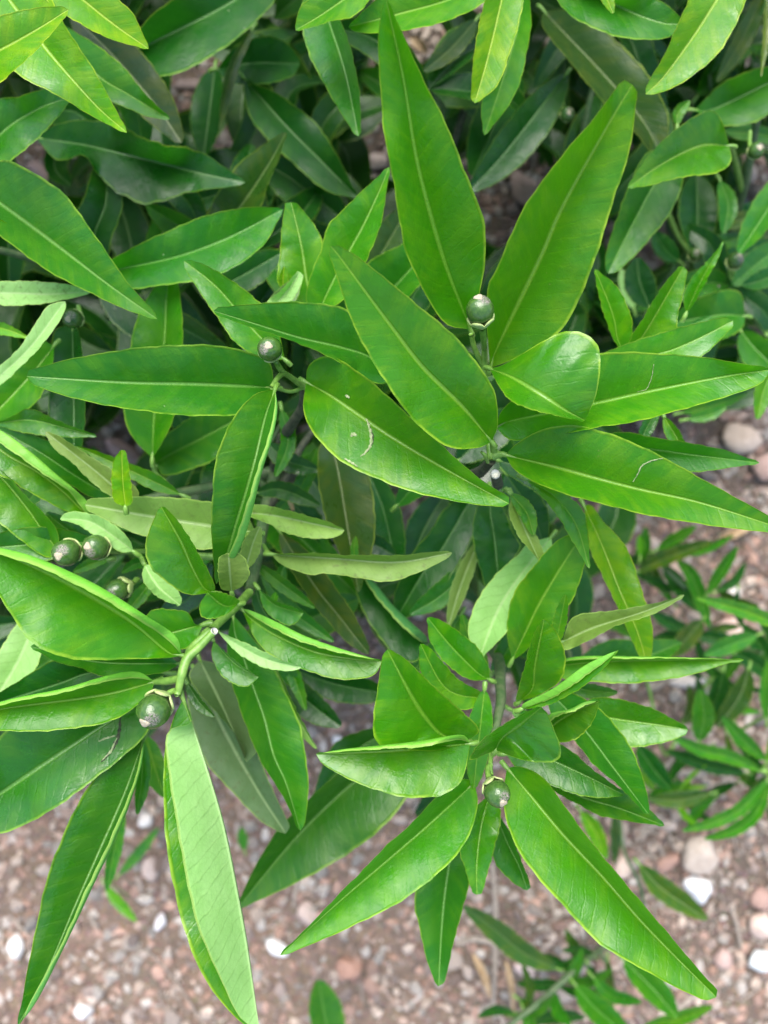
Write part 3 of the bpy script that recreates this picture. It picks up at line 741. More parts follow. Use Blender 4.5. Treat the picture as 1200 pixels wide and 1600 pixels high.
def mark(lf, pts, w, mat, name='scratch', lift=.00022):
    G = LEAFG[lf.name].reshape(-1, 3)
    px = np.stack([600 + G[:, 0] * F / (H - G[:, 2]), 800 - G[:, 1] * F / (H - G[:, 2])], 1)
    c = resample(crom(pts, 8), max(8, len(pts) * 5)); rr_ = np.random.RandomState(int(pts[0][0]))
    out = []
    for q in c:
        q = q + rr_.uniform(-.5, .5, 2)
        dd_ = ((px - q) ** 2).sum(1); ix = np.argsort(dd_)[:4]; wt = 1 / (dd_[ix] + 1)
        z = (G[ix, 2] * wt).sum() / wt.sum() + lift
        out.append(((q[0] - 600) * (H - z) / F, (800 - q[1]) * (H - z) / F, z))
    vs, fs = [], []
    for i, p in enumerate(out):
        a = np.array(out[min(i + 1, len(out) - 1)]) - np.array(out[max(i - 1, 0)]); n_ = np.array([-a[1], a[0]]) / (np.hypot(a[0], a[1]) + 1e-9)
        ww = w * .5 * .0002 * (1 + .3 * math.sin(i * 1.7)) * (.35 + .65 * math.sin(math.pi * (i + .5) / len(out)))
        vs += [(p[0] + n_[0] * ww, p[1] + n_[1] * ww, p[2]), (p[0], p[1], p[2] + .00022), (p[0] - n_[0] * ww, p[1] - n_[1] * ww, p[2])]
        if i: b = 3 * i; fs += [(b - 3, b - 2, b + 1, b), (b - 2, b - 1, b + 2, b + 1)]
    return mesh_obj(name, vs, fs, mat, lf, origin=vs[0])
mark(SCR, [(572, 654), (577, 668), (580, 684), (578, 698), (570, 708), (563, 713)], 5, M_MARK)
mark(SCR, [(576, 660), (582, 680), (581, 694), (574, 706)], 3.5, M_MARKD, 'scratch_edge', .0001)
mark(SCR, [(548, 681), (553, 679), (557, 681)], 8, M_MARK)
mark(SCR, [(540, 617), (546, 621)], 6, M_MARK)
mark(SCR, [(538, 716), (548, 722), (560, 730)], 4, M_MARK)
mark(LF9, [(1022, 568), (1018, 590), (1010, 608), (995, 612)], 1.5, M_MARK)
mark(LF10, [(1036, 716), (1018, 720), (1003, 728), (996, 742), (989, 753)], 2.4, M_MARK)
# ---- left centre, below the level leaf
L('b', (31.8, 30.4, 29.6), [(335, 926), (318, 918), (300, 885), (283, 845), (252, 792)], [(290, 928), (255, 905), (232, 882), (228, 845), (244, 803)], [(335, 912), (318, 878), (290, 830), (266, 800)])
L('o', (32.5, 31.6, 31), [(362, 924), (359, 895), (357, 864)], [(346, 920), (341, 898), (342, 872)], [(378, 916), (390, 896), (383, 873), (370, 864)], under=True, tint=.8, label='small blunt dull leaf standing on edge')
L('o', (34, 33), [(384, 888), (395, 850), (406, 823)], 16, 14, under=True, tint=.85)
L('b', (32.2, 31.5, 31), [(372, 944), (350, 946), (324, 926)], [(350, 962), (318, 966), (312, 945)], [(374, 938), (358, 929), (340, 925)])
L('b', (34.5, 33.2, 32.6), [(377, 951), (392, 967), (430, 992), (490, 1018), (550, 1029), (597, 1033)],
  ('r', [(395, 955), (433, 972), (480, 995), (540, 1016)], [(400, 966), (433, 985), (480, 1006), (540, 1022)]), [(400, 1000), (425, 1025), (458, 1040), (500, 1055), (540, 1062), (582, 1056)], tint=.95)
L('p', (33, 32, 31.8), [(338, 984), (372, 1008), (415, 1030), (471, 1043)], [(354, 992), (396, 1010), (437, 1030), (458, 1037)], [(360, 1010), (385, 1030), (415, 1044), (440, 1048), (458, 1048)], under=True, label='narrow pale leaf underside up below the stem fork')
L('m', (33, 32.6, 32.4), [(333, 1000), (354, 1024), (375, 1042), (404, 1058)], [(356, 1022), (378, 1040), (392, 1050)], [(331, 1027), (344, 1052), (358, 1065), (385, 1073)], k=1.1, label='small leaf folded in half just below the stem fork')
L('m', (35.6, 35, 34.6), [(404, 920), (425, 942), (450, 952), (474, 958)], [(417, 930), (437, 942), (455, 947)], [(412, 950), (430, 968), (450, 977), (464, 972)], k=1.1)
L('b', (36, 35.8), [(428, 942), (431, 925)], 6, 5, pet=0)
L('m', (37, 35.6, 35), [(364, 960), (367, 990), (379, 1023), (395, 1072), (412, 1120), (427, 1180), (447, 1225), (469, 1298)],
  [(385, 985), (420, 1030), (450, 1090), (470, 1137), (477, 1175), (482, 1227), (478, 1275)], [(355, 1000), (357, 1040), (363, 1072), (385, 1135), (405, 1185), (438, 1238)], label='long glossy hanging leaf with a sharp tip')
L('g', (38, 37.4), [(312, 1030), (345, 1100), (385, 1190)], [(365, 1050), (395, 1120), (402, 1170)], [(296, 1060), (335, 1110), (360, 1137), (380, 1165)], under=True, spots=.6, tint=.75, label='old olive leaf with a wavy yellow edge')
L('g', (40, 39.2, 39), [(305, 1050), (350, 1140), (400, 1230), (446, 1302)], [(365, 1100), (400, 1170), (425, 1232), (450, 1285)], [(293, 1095), (312, 1170), (332, 1205), (370, 1245), (410, 1285)], under=True, spots=1.0, tint=.7, label='greyish speckled old leaf hanging underside up')
L('o', (36.5, 36, 36), [(432, 1045), (452, 1095), (473, 1135), (495, 1170)], 4, 13, under=True, spots=.6)
L('d', (41, 40), [(440, 1050), (480, 1095), (533, 1135)], 20, 26)
L('d', (43, 42), [(610, 1085), (520, 1068), (445, 1040)], 26, 22)
L('m', (34.4, 34), [(293, 1068), (312, 1098), (335, 1120)], 6, 12, tint=.8)
L('p', (31.2, 30.6, 30), [(286, 1092), (318, 1180), (350, 1285), (372, 1390), (388, 1480), (406, 1612)],
  [(300, 1128), (262, 1143), (262, 1200), (275, 1280), (290, 1370), (310, 1450), (342, 1525), (375, 1590)],
  [(268, 1130), (256, 1190), (257, 1290), (270, 1380), (287, 1450), (320, 1530), (368, 1590)], k=1.08, label='long leaf folded over, broad pale underside facing up')
L('m', (34, 32.4, 30.6), [(226, 1150), (197, 1235), (160, 1320), (118, 1415), (75, 1515), (28, 1603)], ('r', [(220, 1200), (190, 1290), (150, 1375), (110, 1460), (60, 1560)], [(208, 1225), (172, 1310), (132, 1395), (93, 1480), (50, 1560)]),
  [(170, 1190), (125, 1250), (82, 1345), (60, 1430), (42, 1520)], tint=.8, label='long bluish glossy hanging leaf with a pale turned edge')
TORN = L('m', (34, 33.2, 33), [(228, 1090), (150, 1140), (60, 1200), (-60, 1280)], [(232, 1140), (195, 1180), (150, 1215), (90, 1260), (0, 1303)], [(190, 1080), (100, 1110), (0, 1150)], label='glossy leaf torn across near its base')
mark(TORN, [(188, 1118), (187, 1135), (185, 1150), (178, 1166), (168, 1180), (158, 1190)], 7, M_MARKD, 'tear')
mark(TORN, [(183, 1152), (174, 1172), (160, 1188)], 4, M_MARK, 'tear_edge', .0004)
mark(TORN, [(154, 1158), (164, 1154), (180, 1150)], 4, M_MARK, 'tear_edge')
L('b', (32, 31, 30.6), [(242, 1065), (180, 1082), (120, 1092), (0, 1108), (-70, 1128)], [(230, 1088), (180, 1124), (100, 1140), (0, 1142)], ('r', [(215, 1050), (170, 1056), (100, 1076), (0, 1097)], [(215, 1060), (170, 1064), (100, 1082), (0, 1102)]))
L('d', (34.6, 34, 34), [(262, 1052), (200, 1050), (137, 1052), (87, 1070), (-50, 1112)], [(200, 1075), (100, 1095), (0, 1120)], [(220, 1030), (150, 1025), (83, 1032), (21, 1069)], tint=1.2)
L('b', (31.2, 29.4, 28.4), [(284, 1024), (260, 1018), (200, 967), (100, 907), (0, 863), (-50, 850)],
  [(262, 1028), (200, 1030), (120, 1031), (80, 1020), (45, 1000), (18, 962), (-5, 925), (-35, 880)], ('r', [(275, 995), (230, 963), (150, 913), (60, 872), (0, 856)], [(262, 1000), (215, 968), (150, 930), (70, 890), (0, 866)]), tint=1.1, label='big leaf curling over along its top edge at the left')
L('m', (33.4, 32.8, 32.6), [(282, 1037), (150, 1034), (48, 1010)], [(250, 1052), (167, 1057), (125, 1044), (83, 1032)], [(240, 1015), (150, 1005), (80, 1000)])
L('b', (33, 32.6, 32.6), [(318, 975), (263, 990), (215, 1000)], [(300, 1008), (270, 1015), (235, 1012)], [(305, 975), (293, 957), (267, 952), (233, 956)])
L('p', (35.6, 35), [(62, 950), (30, 1030), (-30, 1130)], 30, 34, under=True, label='pale leaf turned underside up at the left edge')
L('p', (36.4, 36), [(105, 1022), (60, 1040), (14, 1070)], 10, 14, under=True)
L('m', (34.6, 33.8, 33.6), [(150, 848), (90, 848), (0, 855), (-60, 862)], [(100, 870), (40, 880), (-20, 880)], [(133, 836), (104, 828), (62, 823), (0, 832)])
L('p', (33.6, 33, 33), [(209, 862), (180, 840), (140, 815), (94, 811)], [(187, 862), (156, 843), (125, 822)], [(200, 840), (167, 812), (129, 800), (104, 801)], under=True, label='short pale leaf underside up above two fruits')
L('m', (36, 35.6), [(152, 848), (110, 830), (72, 801)], 12, 16)
L('o', (34.6, 34, 33.6), [(400, 832), (330, 822), (230, 806), (133, 789)], [(340, 856), (297, 857), (239, 842), (208, 832), (167, 813), (140, 798)], [(380, 800), (330, 784), (250, 776), (208, 776), (146, 779)], under=True, spots=.5, label='dull leaf underside up pointing left below the small upright leaf')
L('p', (34.2, 33.8, 33.6), [(226, 882), (245, 915), (281, 946)], [(262, 885), (275, 915), (284, 936)], [(222, 900), (232, 920), (255, 938)], under=True)
L('b', (35.6, 35.4), [(168, 875), (145, 880), (114, 894)], 8, 9)
L('y', (32.4, 31.6), [(196, 792), (192, 750), (190, 703)], [(178, 782), (174, 745), (179, 716)], [(207, 782), (202, 735), (197, 707)], label='small bright upright leaf')
L('b', (34.2, 33, 32.6), [(140, 812), (129, 799), (95, 765), (55, 735), (0, 703), (-70, 640)], [(100, 797), (62, 778), (21, 753), (-10, 732)], ('r', [(138, 785), (85, 738), (42, 701), (0, 672)], [(110, 770), (83, 751), (42, 722), (0, 692)]))
L('b', (34, 33.2), [(92, 862), (62, 822), (42, 793), (0, 743), (-70, 680)], [(70, 870), (15, 830), (-20, 790)], [(87, 824), (42, 776), (5, 737)])
L('m', (36, 35, 35), [(178, 778), (120, 745), (60, 705), (-20, 660)], [(150, 780), (100, 752), (40, 715)], [(172, 762), (130, 715), (80, 690), (37, 676)], tint=.8)
L('o', (34.8, 34, 33.4), [(212, 792), (160, 745), (110, 705), (71, 675)], [(179, 778), (147, 757), (115, 725), (83, 699)], [(215, 765), (175, 734), (125, 703), (94, 682)], under=True, spots=.4)
L('b', (35.8, 35.2), [(285, 774), (250, 757), (180, 724), (118, 697)], [(245, 768), (208, 750), (160, 725)], [(252, 745), (200, 722), (146, 703)])
L('m', (35, 34.4, 34), [(-12, 663), (45, 656), (100, 668), (151, 682)], [(20, 650), (48, 639), (104, 663), (140, 676)], [(20, 672), (42, 677), (73, 681), (120, 684)])
# ---- left middle
L('m', (36, 34, 33), [(-60, 280), (0, 318), (100, 392), (167, 443), (245, 498)], [(0, 250), (50, 268), (100, 303), (140, 355), (195, 435), (235, 482)], [(-40, 330), (30, 392), (95, 435), (150, 462), (200, 485)], tint=1.1, label='long glossy leaf coming in from the left edge')
L('m', (38, 37, 36.4), [(162, 430), (190, 420), (280, 400), (360, 370), (442, 327)], [(165, 412), (190, 396), (250, 366), (330, 334), (400, 323)], [(168, 450), (205, 452), (260, 445), (340, 430), (410, 385)])
L('d', (43, 42, 41.6), [(55, 215), (133, 227), (233, 250), (318, 272), (383, 285)], [(100, 190), (170, 192), (240, 222), (300, 232), (350, 260)], [(90, 250), (128, 242), (145, 262), (165, 285), (200, 310), (232, 320), (290, 302), (350, 293)], cren=2.2, tint=1.25, label='dark old leaf with a ragged bitten lower edge')
L('p', (35.6, 35), [(-70, 458), (20, 458), (80, 460), (143, 455)], [(0, 440), (62, 440), (104, 444)], [(0, 476), (42, 477), (83, 472), (125, 463)], under=True, spots=1.0, label='pale yellowish leaf underside up with dark specks')
L('p', (35, 34, 33.6), [(-60, 640), (0, 588), (50, 540), (102, 471)], [(-10, 582), (31, 542), (52, 510), (75, 478)], [(0, 602), (31, 575), (62, 543), (83, 517), (100, 488)], under=True, label='pale strap shaped leaf underside up at the left edge')
L('b', (37.5, 37), [(85, 540), (45, 590), (-30, 670)], [(80, 580), (55, 630), (0, 662)], [(50, 530), (0, 580), (-40, 630)])
L('d', (39, 38, 38), [(113, 508), (115, 600), (116, 690), (112, 770)], [(122, 515), (130, 560), (133, 640), (128, 700)], [(84, 520), (78, 600), (75, 660), (90, 710)], tint=1.3)
L('y', (36, 35.4), [(-60, 505), (0, 512), (43, 527)], 9, 11)
L('y', (34, 34), [(-40, 342), (-10, 345), (12, 350)], 5, 6, pet=0)
L('b', (39, 38), [(238, 716), (242, 640), (257, 533), (260, 467), (266, 425)], [(207, 683), (193, 640), (200, 560), (213, 500), (240, 450)], [(257, 685), (275, 640), (285, 560), (285, 500), (278, 440)], tint=.9)
stem(shrub, [(238, 716, 39), (243, 738, 39.6), (258, 752, 40)], [.0011, .001, .001], M_STEM)
L('m', (41, 40), [(245, 728), (253, 717), (320, 682), (400, 640)], [(240, 700), (300, 650), (360, 630)], [(257, 743), (300, 733), (345, 712), (390, 670)])
L('g', (36.5, 35.4), [(385, 560), (420, 500), (470, 427)], [(395, 505), (417, 471), (445, 443)], [(420, 530), (458, 480), (473, 435)], under=True, tint=1.1)
L('p', (35, 34.2), [(408, 505), (440, 465), (470, 426)], [(417, 473), (442, 450), (463, 426)], [(445, 480), (463, 460), (473, 436)], under=True, label='pale pointed leaf tip behind the round fruit, underside up')
L('b', (34.6, 34), [(445, 562), (400, 520), (340, 450), (288, 408)], [(410, 560), (370, 537), (333, 487), (295, 430)], [(430, 500), (400, 467), (350, 430), (310, 410)])
# ---- upper centre
L('b', (36.5, 36), [(492, 482), (481, 448), (471, 385), (455, 316)], [(437, 450), (437, 400), (441, 350), (446, 319)], [(515, 430), (504, 377), (490, 350), (468, 322)])
L('b', (35.6, 34.6), [(496, 492), (520, 440), (546, 392), (567, 354), (594, 296), (608, 261)], [(478, 470), (483, 437), (500, 392), (512, 354), (535, 328), (580, 285)], [(540, 465), (571, 410), (594, 354), (605, 292)])
L('g', (45, 44), [(560, 450), (600, 390), (640, 320)], 30, 32)
L('m', (39, 38), [(560, 490), (612, 452), (650, 412), (690, 375)], [(545, 450), (575, 410), (629, 381), (670, 370)], [(600, 490), (640, 462), (675, 420)])
L('d', (42, 41), [(600, 510), (640, 470), (660, 440), (700, 400)], 28, 30)
L('m', (37, 36.6), [(497, 525), (515, 490), (540, 448)], 18, 22)
L('d', (41, 41), [(330, 455), (380, 430), (440, 395)], 26, 26)
L('y', (35.8, 35.4), [(446, 460), (442, 440), (444, 416)], 6, 8)
L('g', (44, 42), [(318, 392), (370, 330), (415, 265), (447, 207)], [(325, 330), (365, 265), (387, 244), (425, 217)], [(360, 400), (404, 330), (418, 290), (437, 245)], tint=.8)
L('d', (46, 45), [(380, 120), (410, 155), (450, 200), (500, 250), (558, 308)], [(400, 132), (440, 150), (500, 200), (540, 268)], [(385, 165), (402, 200), (450, 248), (510, 298)], tint=1.1)
L('d', (48, 47), [(408, 250), (470, 290), (548, 352)], 32, 36)
L('m', (39, 37.5, 37), [(500, -40), (513, 27), (530, 80), (543, 127), (560, 213)], [(527, 17), (550, 83), (561, 140), (564, 190)], [(470, 10), (475, 60), (493, 107), (527, 167), (548, 200)])
L('b', (35, 34), [(620, -60), (550, -10), (500, 25), (462, 47)], [(560, 20), (520, 32), (490, 42)], [(540, -40), (480, 0), (465, 22)])
L('b', (36, 35), [(800, -40), (700, 0), (630, 20), (545, 42)], [(753, 6), (700, 32), (633, 48), (590, 52), (560, 50)], [(700, -35), (620, -20), (575, 10)])
L('y', (35, 34), [(800, -80), (783, 3), (763, 87), (742, 161)], [(818, -10), (812, 30), (797, 83), (776, 135)], [(765, -20), (748, 40), (740, 90), (736, 145)])
L('b', (37.5, 36.5), [(820, -50), (812, 30), (790, 110), (757, 211)], [(830, 20), (827, 60), (815, 120), (795, 165)], [(790, 20), (770, 100), (752, 165)])
L('d', (48, 47), [(810, 110), (775, 190), (738, 276)], 32, 36, tint=1.3)
L('d', (46, 45), [(885, 115), (820, 200), (775, 255), (732, 299)], 34, 28, tint=1.2)
L('g', (44, 43), [(745, 30), (705, 75), (662, 112)], 17, 17, tint=.7)
L('m', (38, 37), [(850, -50), (967, 10), (1030, 35), (1067, 38)], [(960, -25), (1030, 0), (1064, 28)], [(870, 0), (900, 30), (950, 53), (1000, 62), (1045, 58)])
L('y', (35, 35), [(930, -40), (945, -10), (958, 21)], 12, 10, pet=0)
L('y', (36, 34.6), [(1180, -95), (1120, 0), (1083, 57), (1037, 120), (1009, 147)], [(1165, 0), (1130, 73), (1083, 118), (1040, 142)], [(1100, -50), (1067, 20), (1038, 85), (1015, 125)])
L('g', (45, 43.5), [(848, 15), (880, 50), (940, 113), (1000, 183), (1032, 238)], [(900, 20), (960, 60), (1013, 117), (1040, 167), (1045, 205)], [(850, 45), (893, 100), (940, 157), (990, 205), (1015, 235)], tint=.8, label='long dull grey green old leaf behind the big upright leaf')
# ---- upper left corner
L('y', (33.5, 32.5), [(-30, -60), (60, 60), (105, 115), (155, 170), (198, 207)], [(60, -30), (100, 37), (140, 98), (178, 165)], [(-20, 50), (20, 110), (100, 155), (155, 188)])
L('y', (30.5, 30), [(-110, 130), (0, 78), (60, 45), (107, 15)], [(-60, 60), (0, 25), (50, 13), (90, 10)], [(-50, 160), (0, 130), (60, 75), (95, 35)])
L('y', (33, 32), [(20, -90), (80, -40), (130, 0), (180, 40), (232, 76)], [(100, -60), (160, -20), (203, 15), (222, 50)], [(50, -25), (90, 15), (130, 40), (180, 64)])
L('b', (38, 37), [(90, 40), (150, 115), (200, 147), (265, 186)], [(110, 45), (180, 92), (230, 150), (254, 173)], [(110, 110), (150, 150), (190, 165), (230, 182)], tint=.85)
L('g', (42, 41), [(110, 20), (180, 90), (240, 160), (284, 223)], 36, 34, tint=.6)
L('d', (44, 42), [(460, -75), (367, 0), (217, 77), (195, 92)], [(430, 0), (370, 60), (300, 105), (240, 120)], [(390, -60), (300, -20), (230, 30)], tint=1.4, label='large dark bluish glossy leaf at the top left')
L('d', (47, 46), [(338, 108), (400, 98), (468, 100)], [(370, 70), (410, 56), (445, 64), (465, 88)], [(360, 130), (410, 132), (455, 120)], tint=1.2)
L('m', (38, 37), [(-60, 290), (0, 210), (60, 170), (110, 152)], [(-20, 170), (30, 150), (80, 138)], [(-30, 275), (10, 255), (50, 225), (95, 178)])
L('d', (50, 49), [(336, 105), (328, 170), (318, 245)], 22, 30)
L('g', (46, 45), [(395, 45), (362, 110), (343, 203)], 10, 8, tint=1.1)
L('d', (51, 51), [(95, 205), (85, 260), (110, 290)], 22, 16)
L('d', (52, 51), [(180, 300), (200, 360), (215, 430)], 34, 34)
# ---- olive and dull leaves of the dark middle
L('g', (40, 39, 38.6), [(512, 680), (524, 717), (532, 757), (540, 807), (560, 925)], [(560, 715), (576, 744), (585, 786), (586, 830), (577, 880)], [(498, 700), (496, 734), (499, 765), (509, 811), (530, 865)], tint=1.05, label='broad dull greyish leaf hanging below the scratched leaf')
L('b', (37.8, 37.6), [(556, 880), (553, 860), (556, 838)], 6, 7, pet=0)
L('d', (43, 42), [(572, 730), (600, 800), (622, 905)], 26, 24, tint=1.3)
L('o', (35, 33.6, 33), [(424, 866), (520, 872), (620, 878), (706, 864)], [(484, 864), (547, 867), (630, 867), (680, 862)], [(440, 882), (483, 898), (510, 896), (543, 900), (600, 909), (640, 900), (683, 881)], under=True, spots=.9, tint=.85, label='long mottled leaf underside up, pointing right across the centre')
L('o', (34.6, 34, 33.8), [(372, 800), (432, 806), (490, 818), (538, 829)], [(395, 788), (432, 793), (474, 804), (515, 816)], [(392, 808), (422, 820), (445, 832), (470, 839), (505, 842), (527, 838)], under=True, spots=.8, tint=1.2, label='curled olive leaf underside up left of the dull hanging leaf')
L('g', (39.5, 39), [(436, 828), (490, 913), (533, 967), (576, 1022)], [(480, 860), (517, 907), (550, 955), (573, 1000)], [(440, 862), (477, 927), (517, 977), (550, 1010)], tint=.85)
L('d', (42, 40.6, 40), [(560, 880), (600, 935), (640, 980), (669, 1005)], ('r', [(586, 912), (616, 948), (645, 975), (664, 992)], [(575, 915), (606, 955), (635, 985), (658, 1003)]), [(556, 920), (567, 955), (590, 992), (615, 1022), (648, 1035)], tint=1.3)
L('d', (44, 43), [(440, 760), (470, 800), (515, 850)], 22, 20)
L('d', (46, 45), [(470, 720), (500, 770), (540, 830)], 24, 24)
L('m', (43, 42), [(655, 1150), (560, 1215), (470, 1300), (370, 1420)], [(655, 1215), (590, 1300), (500, 1360), (420, 1400)], [(600, 1160), (520, 1215), (440, 1290), (395, 1360)], tint=.9, label='large leaf seen behind, lower left of the folded cluster')
L('m', (45, 44), [(640, 1130), (560, 1170), (485, 1255)], [(620, 1180), (560, 1220)], [(590, 1135), (520, 1165)], tint=.8)
L('d', (46, 46), [(770, 1150), (720, 1210), (650, 1275)], 24, 26)
L('m', (39, 38.5), [(220, 1150), (222, 1210), (214, 1273)], 14, 10)
L('b', (42, 42), [(228, 1150), (242, 1200), (258, 1246)], 18, 20)
L('m', (47, 46), [(192, 1255), (180, 1320), (166, 1392)], 12, 11)
L('d', (38, 38), [(775, 590), (700, 560), (660, 520)], 24, 24)
L('d', (37, 36.6), [(780, 720), (840, 740), (890, 790)], 30, 26, tint=1.2)
L('d', (39, 39), [(790, 740), (830, 800), (850, 850)], 26, 26)
L('d', (40, 40), [(715, 720), (760, 680), (820, 640)], 30, 30)
L('m', (37, 37), [(1000, 690), (1015, 660), (1030, 640)], 10, 12)
# ---- upper right shrub
def Q(*a, **k): return leaf(right, *a, **k)
Q('b', (39, 38), [(1140, 228), (1093, 228), (1033, 257), (981, 293)], [(1142, 253), (1120, 270), (1060, 278), (1015, 290)], [(1127, 187), (1110, 172), (1067, 193), (1020, 235), (997, 265)], label='bright blunt based leaf beside the rightmost fruit')
Q('m', (42, 41), [(1062, 230), (1023, 287), (987, 353), (950, 427)], [(1067, 283), (1047, 333), (1007, 383), (970, 420)], [(1010, 240), (980, 297), (963, 343), (946, 400)])
Q('d', (50, 50), [(1088, 270), (1090, 330), (1088, 395)], 32, 30, tint=1.1)
Q('m', (48, 48), [(1125, 283), (1138, 320), (1130, 365)], 15, 15)
Q('m', (46, 45), [(1085, 172), (1117, 170), (1200, 130), (1280, 95)], [(1133, 127), (1200, 103)], [(1127, 197), (1200, 180)])
Q('g', (50, 49), [(1197, -20), (1160, 60), (1120, 128)], 16, 14)
Q('o', (40, 40), [(1198, -20), (1197, 50), (1189, 120)], 6, 5, spots=.8)
Q('b', (36, 35), [(980, 560), (965, 530), (957, 490), (930, 421)], [(960, 533), (943, 490), (932, 445)], [(988, 530), (985, 490), (962, 445)])
Q('b', (35.6, 34.4), [(982, 560), (1003, 527), (1033, 477), (1068, 417)], [(983, 533), (1007, 493), (1033, 450), (1058, 420)], [(1050, 530), (1060, 490), (1073, 430)])
Q('b', (38, 37), [(1072, 490), (1095, 440), (1130, 377)], [(1068, 465), (1080, 435), (1112, 400)], [(1087, 470), (1106, 435), (1125, 398)])
Q('b', (34.8, 34), [(915, 578), (990, 560), (1047, 548), (1110, 520), (1145, 501)], [(943, 552), (1000, 530), (1060, 512), (1125, 497)], [(980, 580), (1060, 572), (1097, 557), (1140, 515)])
Q('m', (46, 45), [(1164, 494), (1127, 492), (1065, 502), (1040, 510)], [(1160, 512), (1135, 528), (1090, 540)], [(1158, 460), (1137, 452), (1096, 464), (1067, 480)])
Q('m', (40, 40), [(1080, 507), (1098, 500), (1113, 493)], 5, 5, pet=0)
Q('m', (48, 47), [(1158, 518), (1185, 550), (1240, 600)], 26, 30)
Q('b', (42, 42), [(1220, 560), (1195, 605), (1183, 655)], 16, 14)
Q('m', (45, 44), [(1235, 265), (1200, 327), (1154, 396)], 18, 26, tint=1.2)
Q('d', (55, 55), [(1200, 315), (1165, 330), (1138, 322)], 10, 12, tint=1.4)
Q('g', (54, 54), [(1180, 338), (1150, 345), (1125, 352)], 13, 13, tint=1.3)
Q('m', (55, 54), [(1165, 368), (1125, 380), (1088, 385)], 13, 14)
Q('d', (53, 53), [(1205, 378), (1160, 398), (1110, 402)], 16, 16, tint=1.4)
Q('m', (50, 49), [(1225, 380), (1180, 415), (1145, 445)], 24, 22)
Q('d', (47, 47), [(1225, 420), (1190, 438), (1160, 446)], 14, 16, tint=1.5)
Q('d', (54, 54), [(1220, 455), (1180, 475), (1150, 480)], 22, 20)
Q('d', (48, 48), [(1015, 480), (1000, 440), (995, 402)], 26, 24)
Q('p', (52, 52), [(990, 482), (980, 450), (970, 420)], 12, 12, under=True)
Q('d', (55, 55), [(1060, 408), (1040, 390), (1020, 362)], 16, 18, tint=1.6)
Q('m', (57, 57), [(1120, 200), (1140, 170), (1180, 140)], 20, 20, tint=.8)
Q('b', (44, 44), [(1058, 195), (1060, 175), (1078, 157)], 8, 10)
Q('m', (54, 54), [(1090, 150), (1140, 90), (1195, 55)], 18, 20)
Q('m', (50, 50), [(1065, 645), (1110, 635), (1167, 616)], 10, 9)
Q('m', (49, 49), [(1075, 655), (1110, 648), (1135, 636)], 9, 9, tint=1.2)
Q('d', (56, 56), [(1240, 540), (1190, 600), (1110, 640)], 22, 22)
Q('d', (58, 58), [(1170, 560), (1120, 560), (1060, 580)], 22, 22)
Q('m', (52, 52), [(1215, 90), (1180, 60), (1150, 20)], 20, 20)
Q('m', (52, 52), [(1218, 225), (1190, 210), (1130, 205)], 14, 14, tint=1.1)
# ---- narrow leaved plants at the right, low down
def thin(a, f=.82):
    return a[:3] + tuple(x * f if isinstance(x, (int, float)) else x for x in a[3:])
def R_(*a, **k):
    k.setdefault('k', 1.25); return leaf(sap, *thin(a, .85), **k)
R_('g', (62, 60), [(996, 893), (1050, 868), (1113, 846)], 15, 13, tint=1.1)
R_('m', (63, 62), [(1075, 868), (1110, 855), (1146, 836)], 7, 8)
R_('m', (64, 64), [(1028, 858), (1058, 842), (1088, 822)], 13, 9)
R_('m', (61, 58), [(1105, 928), (1128, 890), (1153, 854)], 11, 12, tint=1.1)
R_('m', (63, 62), [(1058, 875), (1083, 905), (1108, 980)], 15, 13, tint=.9)
R_('d', (66, 65), [(1036, 882), (1060, 915), (1093, 956)], 16, 15, tint=1.1)
R_('b', (52, 50), [(1240, 985), (1200, 968), (1150, 950), (1088, 934)], 14, 14, label='bright glossy narrow leaf crossing the blurred ones')
R_('d', (66, 65), [(1078, 985), (1050, 975), (1017, 957)], 12, 13, tint=1.2)
R_('g', (62, 60), [(1098, 968), (1075, 995), (1045, 1028)], 19, 18, tint=.9)
R_('d', (65, 65), [(1090, 992), (1120, 998), (1155, 1002)], 14, 14)
R_('d', (66, 66), [(1018, 1000), (1050, 993), (1085, 990)], 11, 12)
R_('m', (60, 58), [(1184, 992), (1150, 1004), (1100, 1024)], 17, 17)
R_('d', (66, 66), [(1054, 925), (1030, 912), (1000, 900)], 9, 9)
R_('b', (62, 62), [(1000, 868), (1001, 852), (999, 836)], 8, 8)
R_('m', (64, 64), [(968, 842), (975, 822), (980, 802)], 10, 9)
R_('m', (60, 58), [(1092, 1158), (1100, 1120), (1094, 1077)], 22, 20, tint=1.1)
R_('g', (61, 60), [(1170, 1045), (1155, 1090), (1120, 1136)], 22, 20, tint=.75)
R_('d', (64, 64), [(1130, 1050), (1120, 1090), (1108, 1120)], 20, 18)
R_('d', (65, 64), [(1165, 1208), (1105, 1195), (1040, 1172)], 14, 13)
R_('d', (64, 63), [(996, 1165), (1020, 1200), (1050, 1235)], 20, 20, tint=1.2)
R_('g', (63, 63), [(1110, 1240), (1060, 1250), (1012, 1248)], 16, 16, tint=1.2)
R_('d', (64, 64), [(1200, 1060), (1185, 1040), (1150, 1020)], 18, 18)
R_('d', (66, 66), [(1210, 1080), (1195, 1020), (1160, 975)], 20, 18)
R_('m', (60, 60), [(1198, 1125), (1195, 1080), (1200, 1030)], 10, 10)
def S_(*a, **k):
    k.setdefault('k', 1.3); return leaf(spray, *thin(a, .9), **k)
S_('m', (60, 56), [(1190, 1205), (1140, 1183), (1095, 1172), (1048, 1150)], 12, 13, tint=1.2)
S_('m', (60, 57), [(1197, 1188), (1165, 1160), (1128, 1120)], 12, 13, tint=1.2)
S_('m', (60, 56), [(1200, 1218), (1160, 1262), (1115, 1285), (1066, 1298)], 12, 12, tint=1.15)
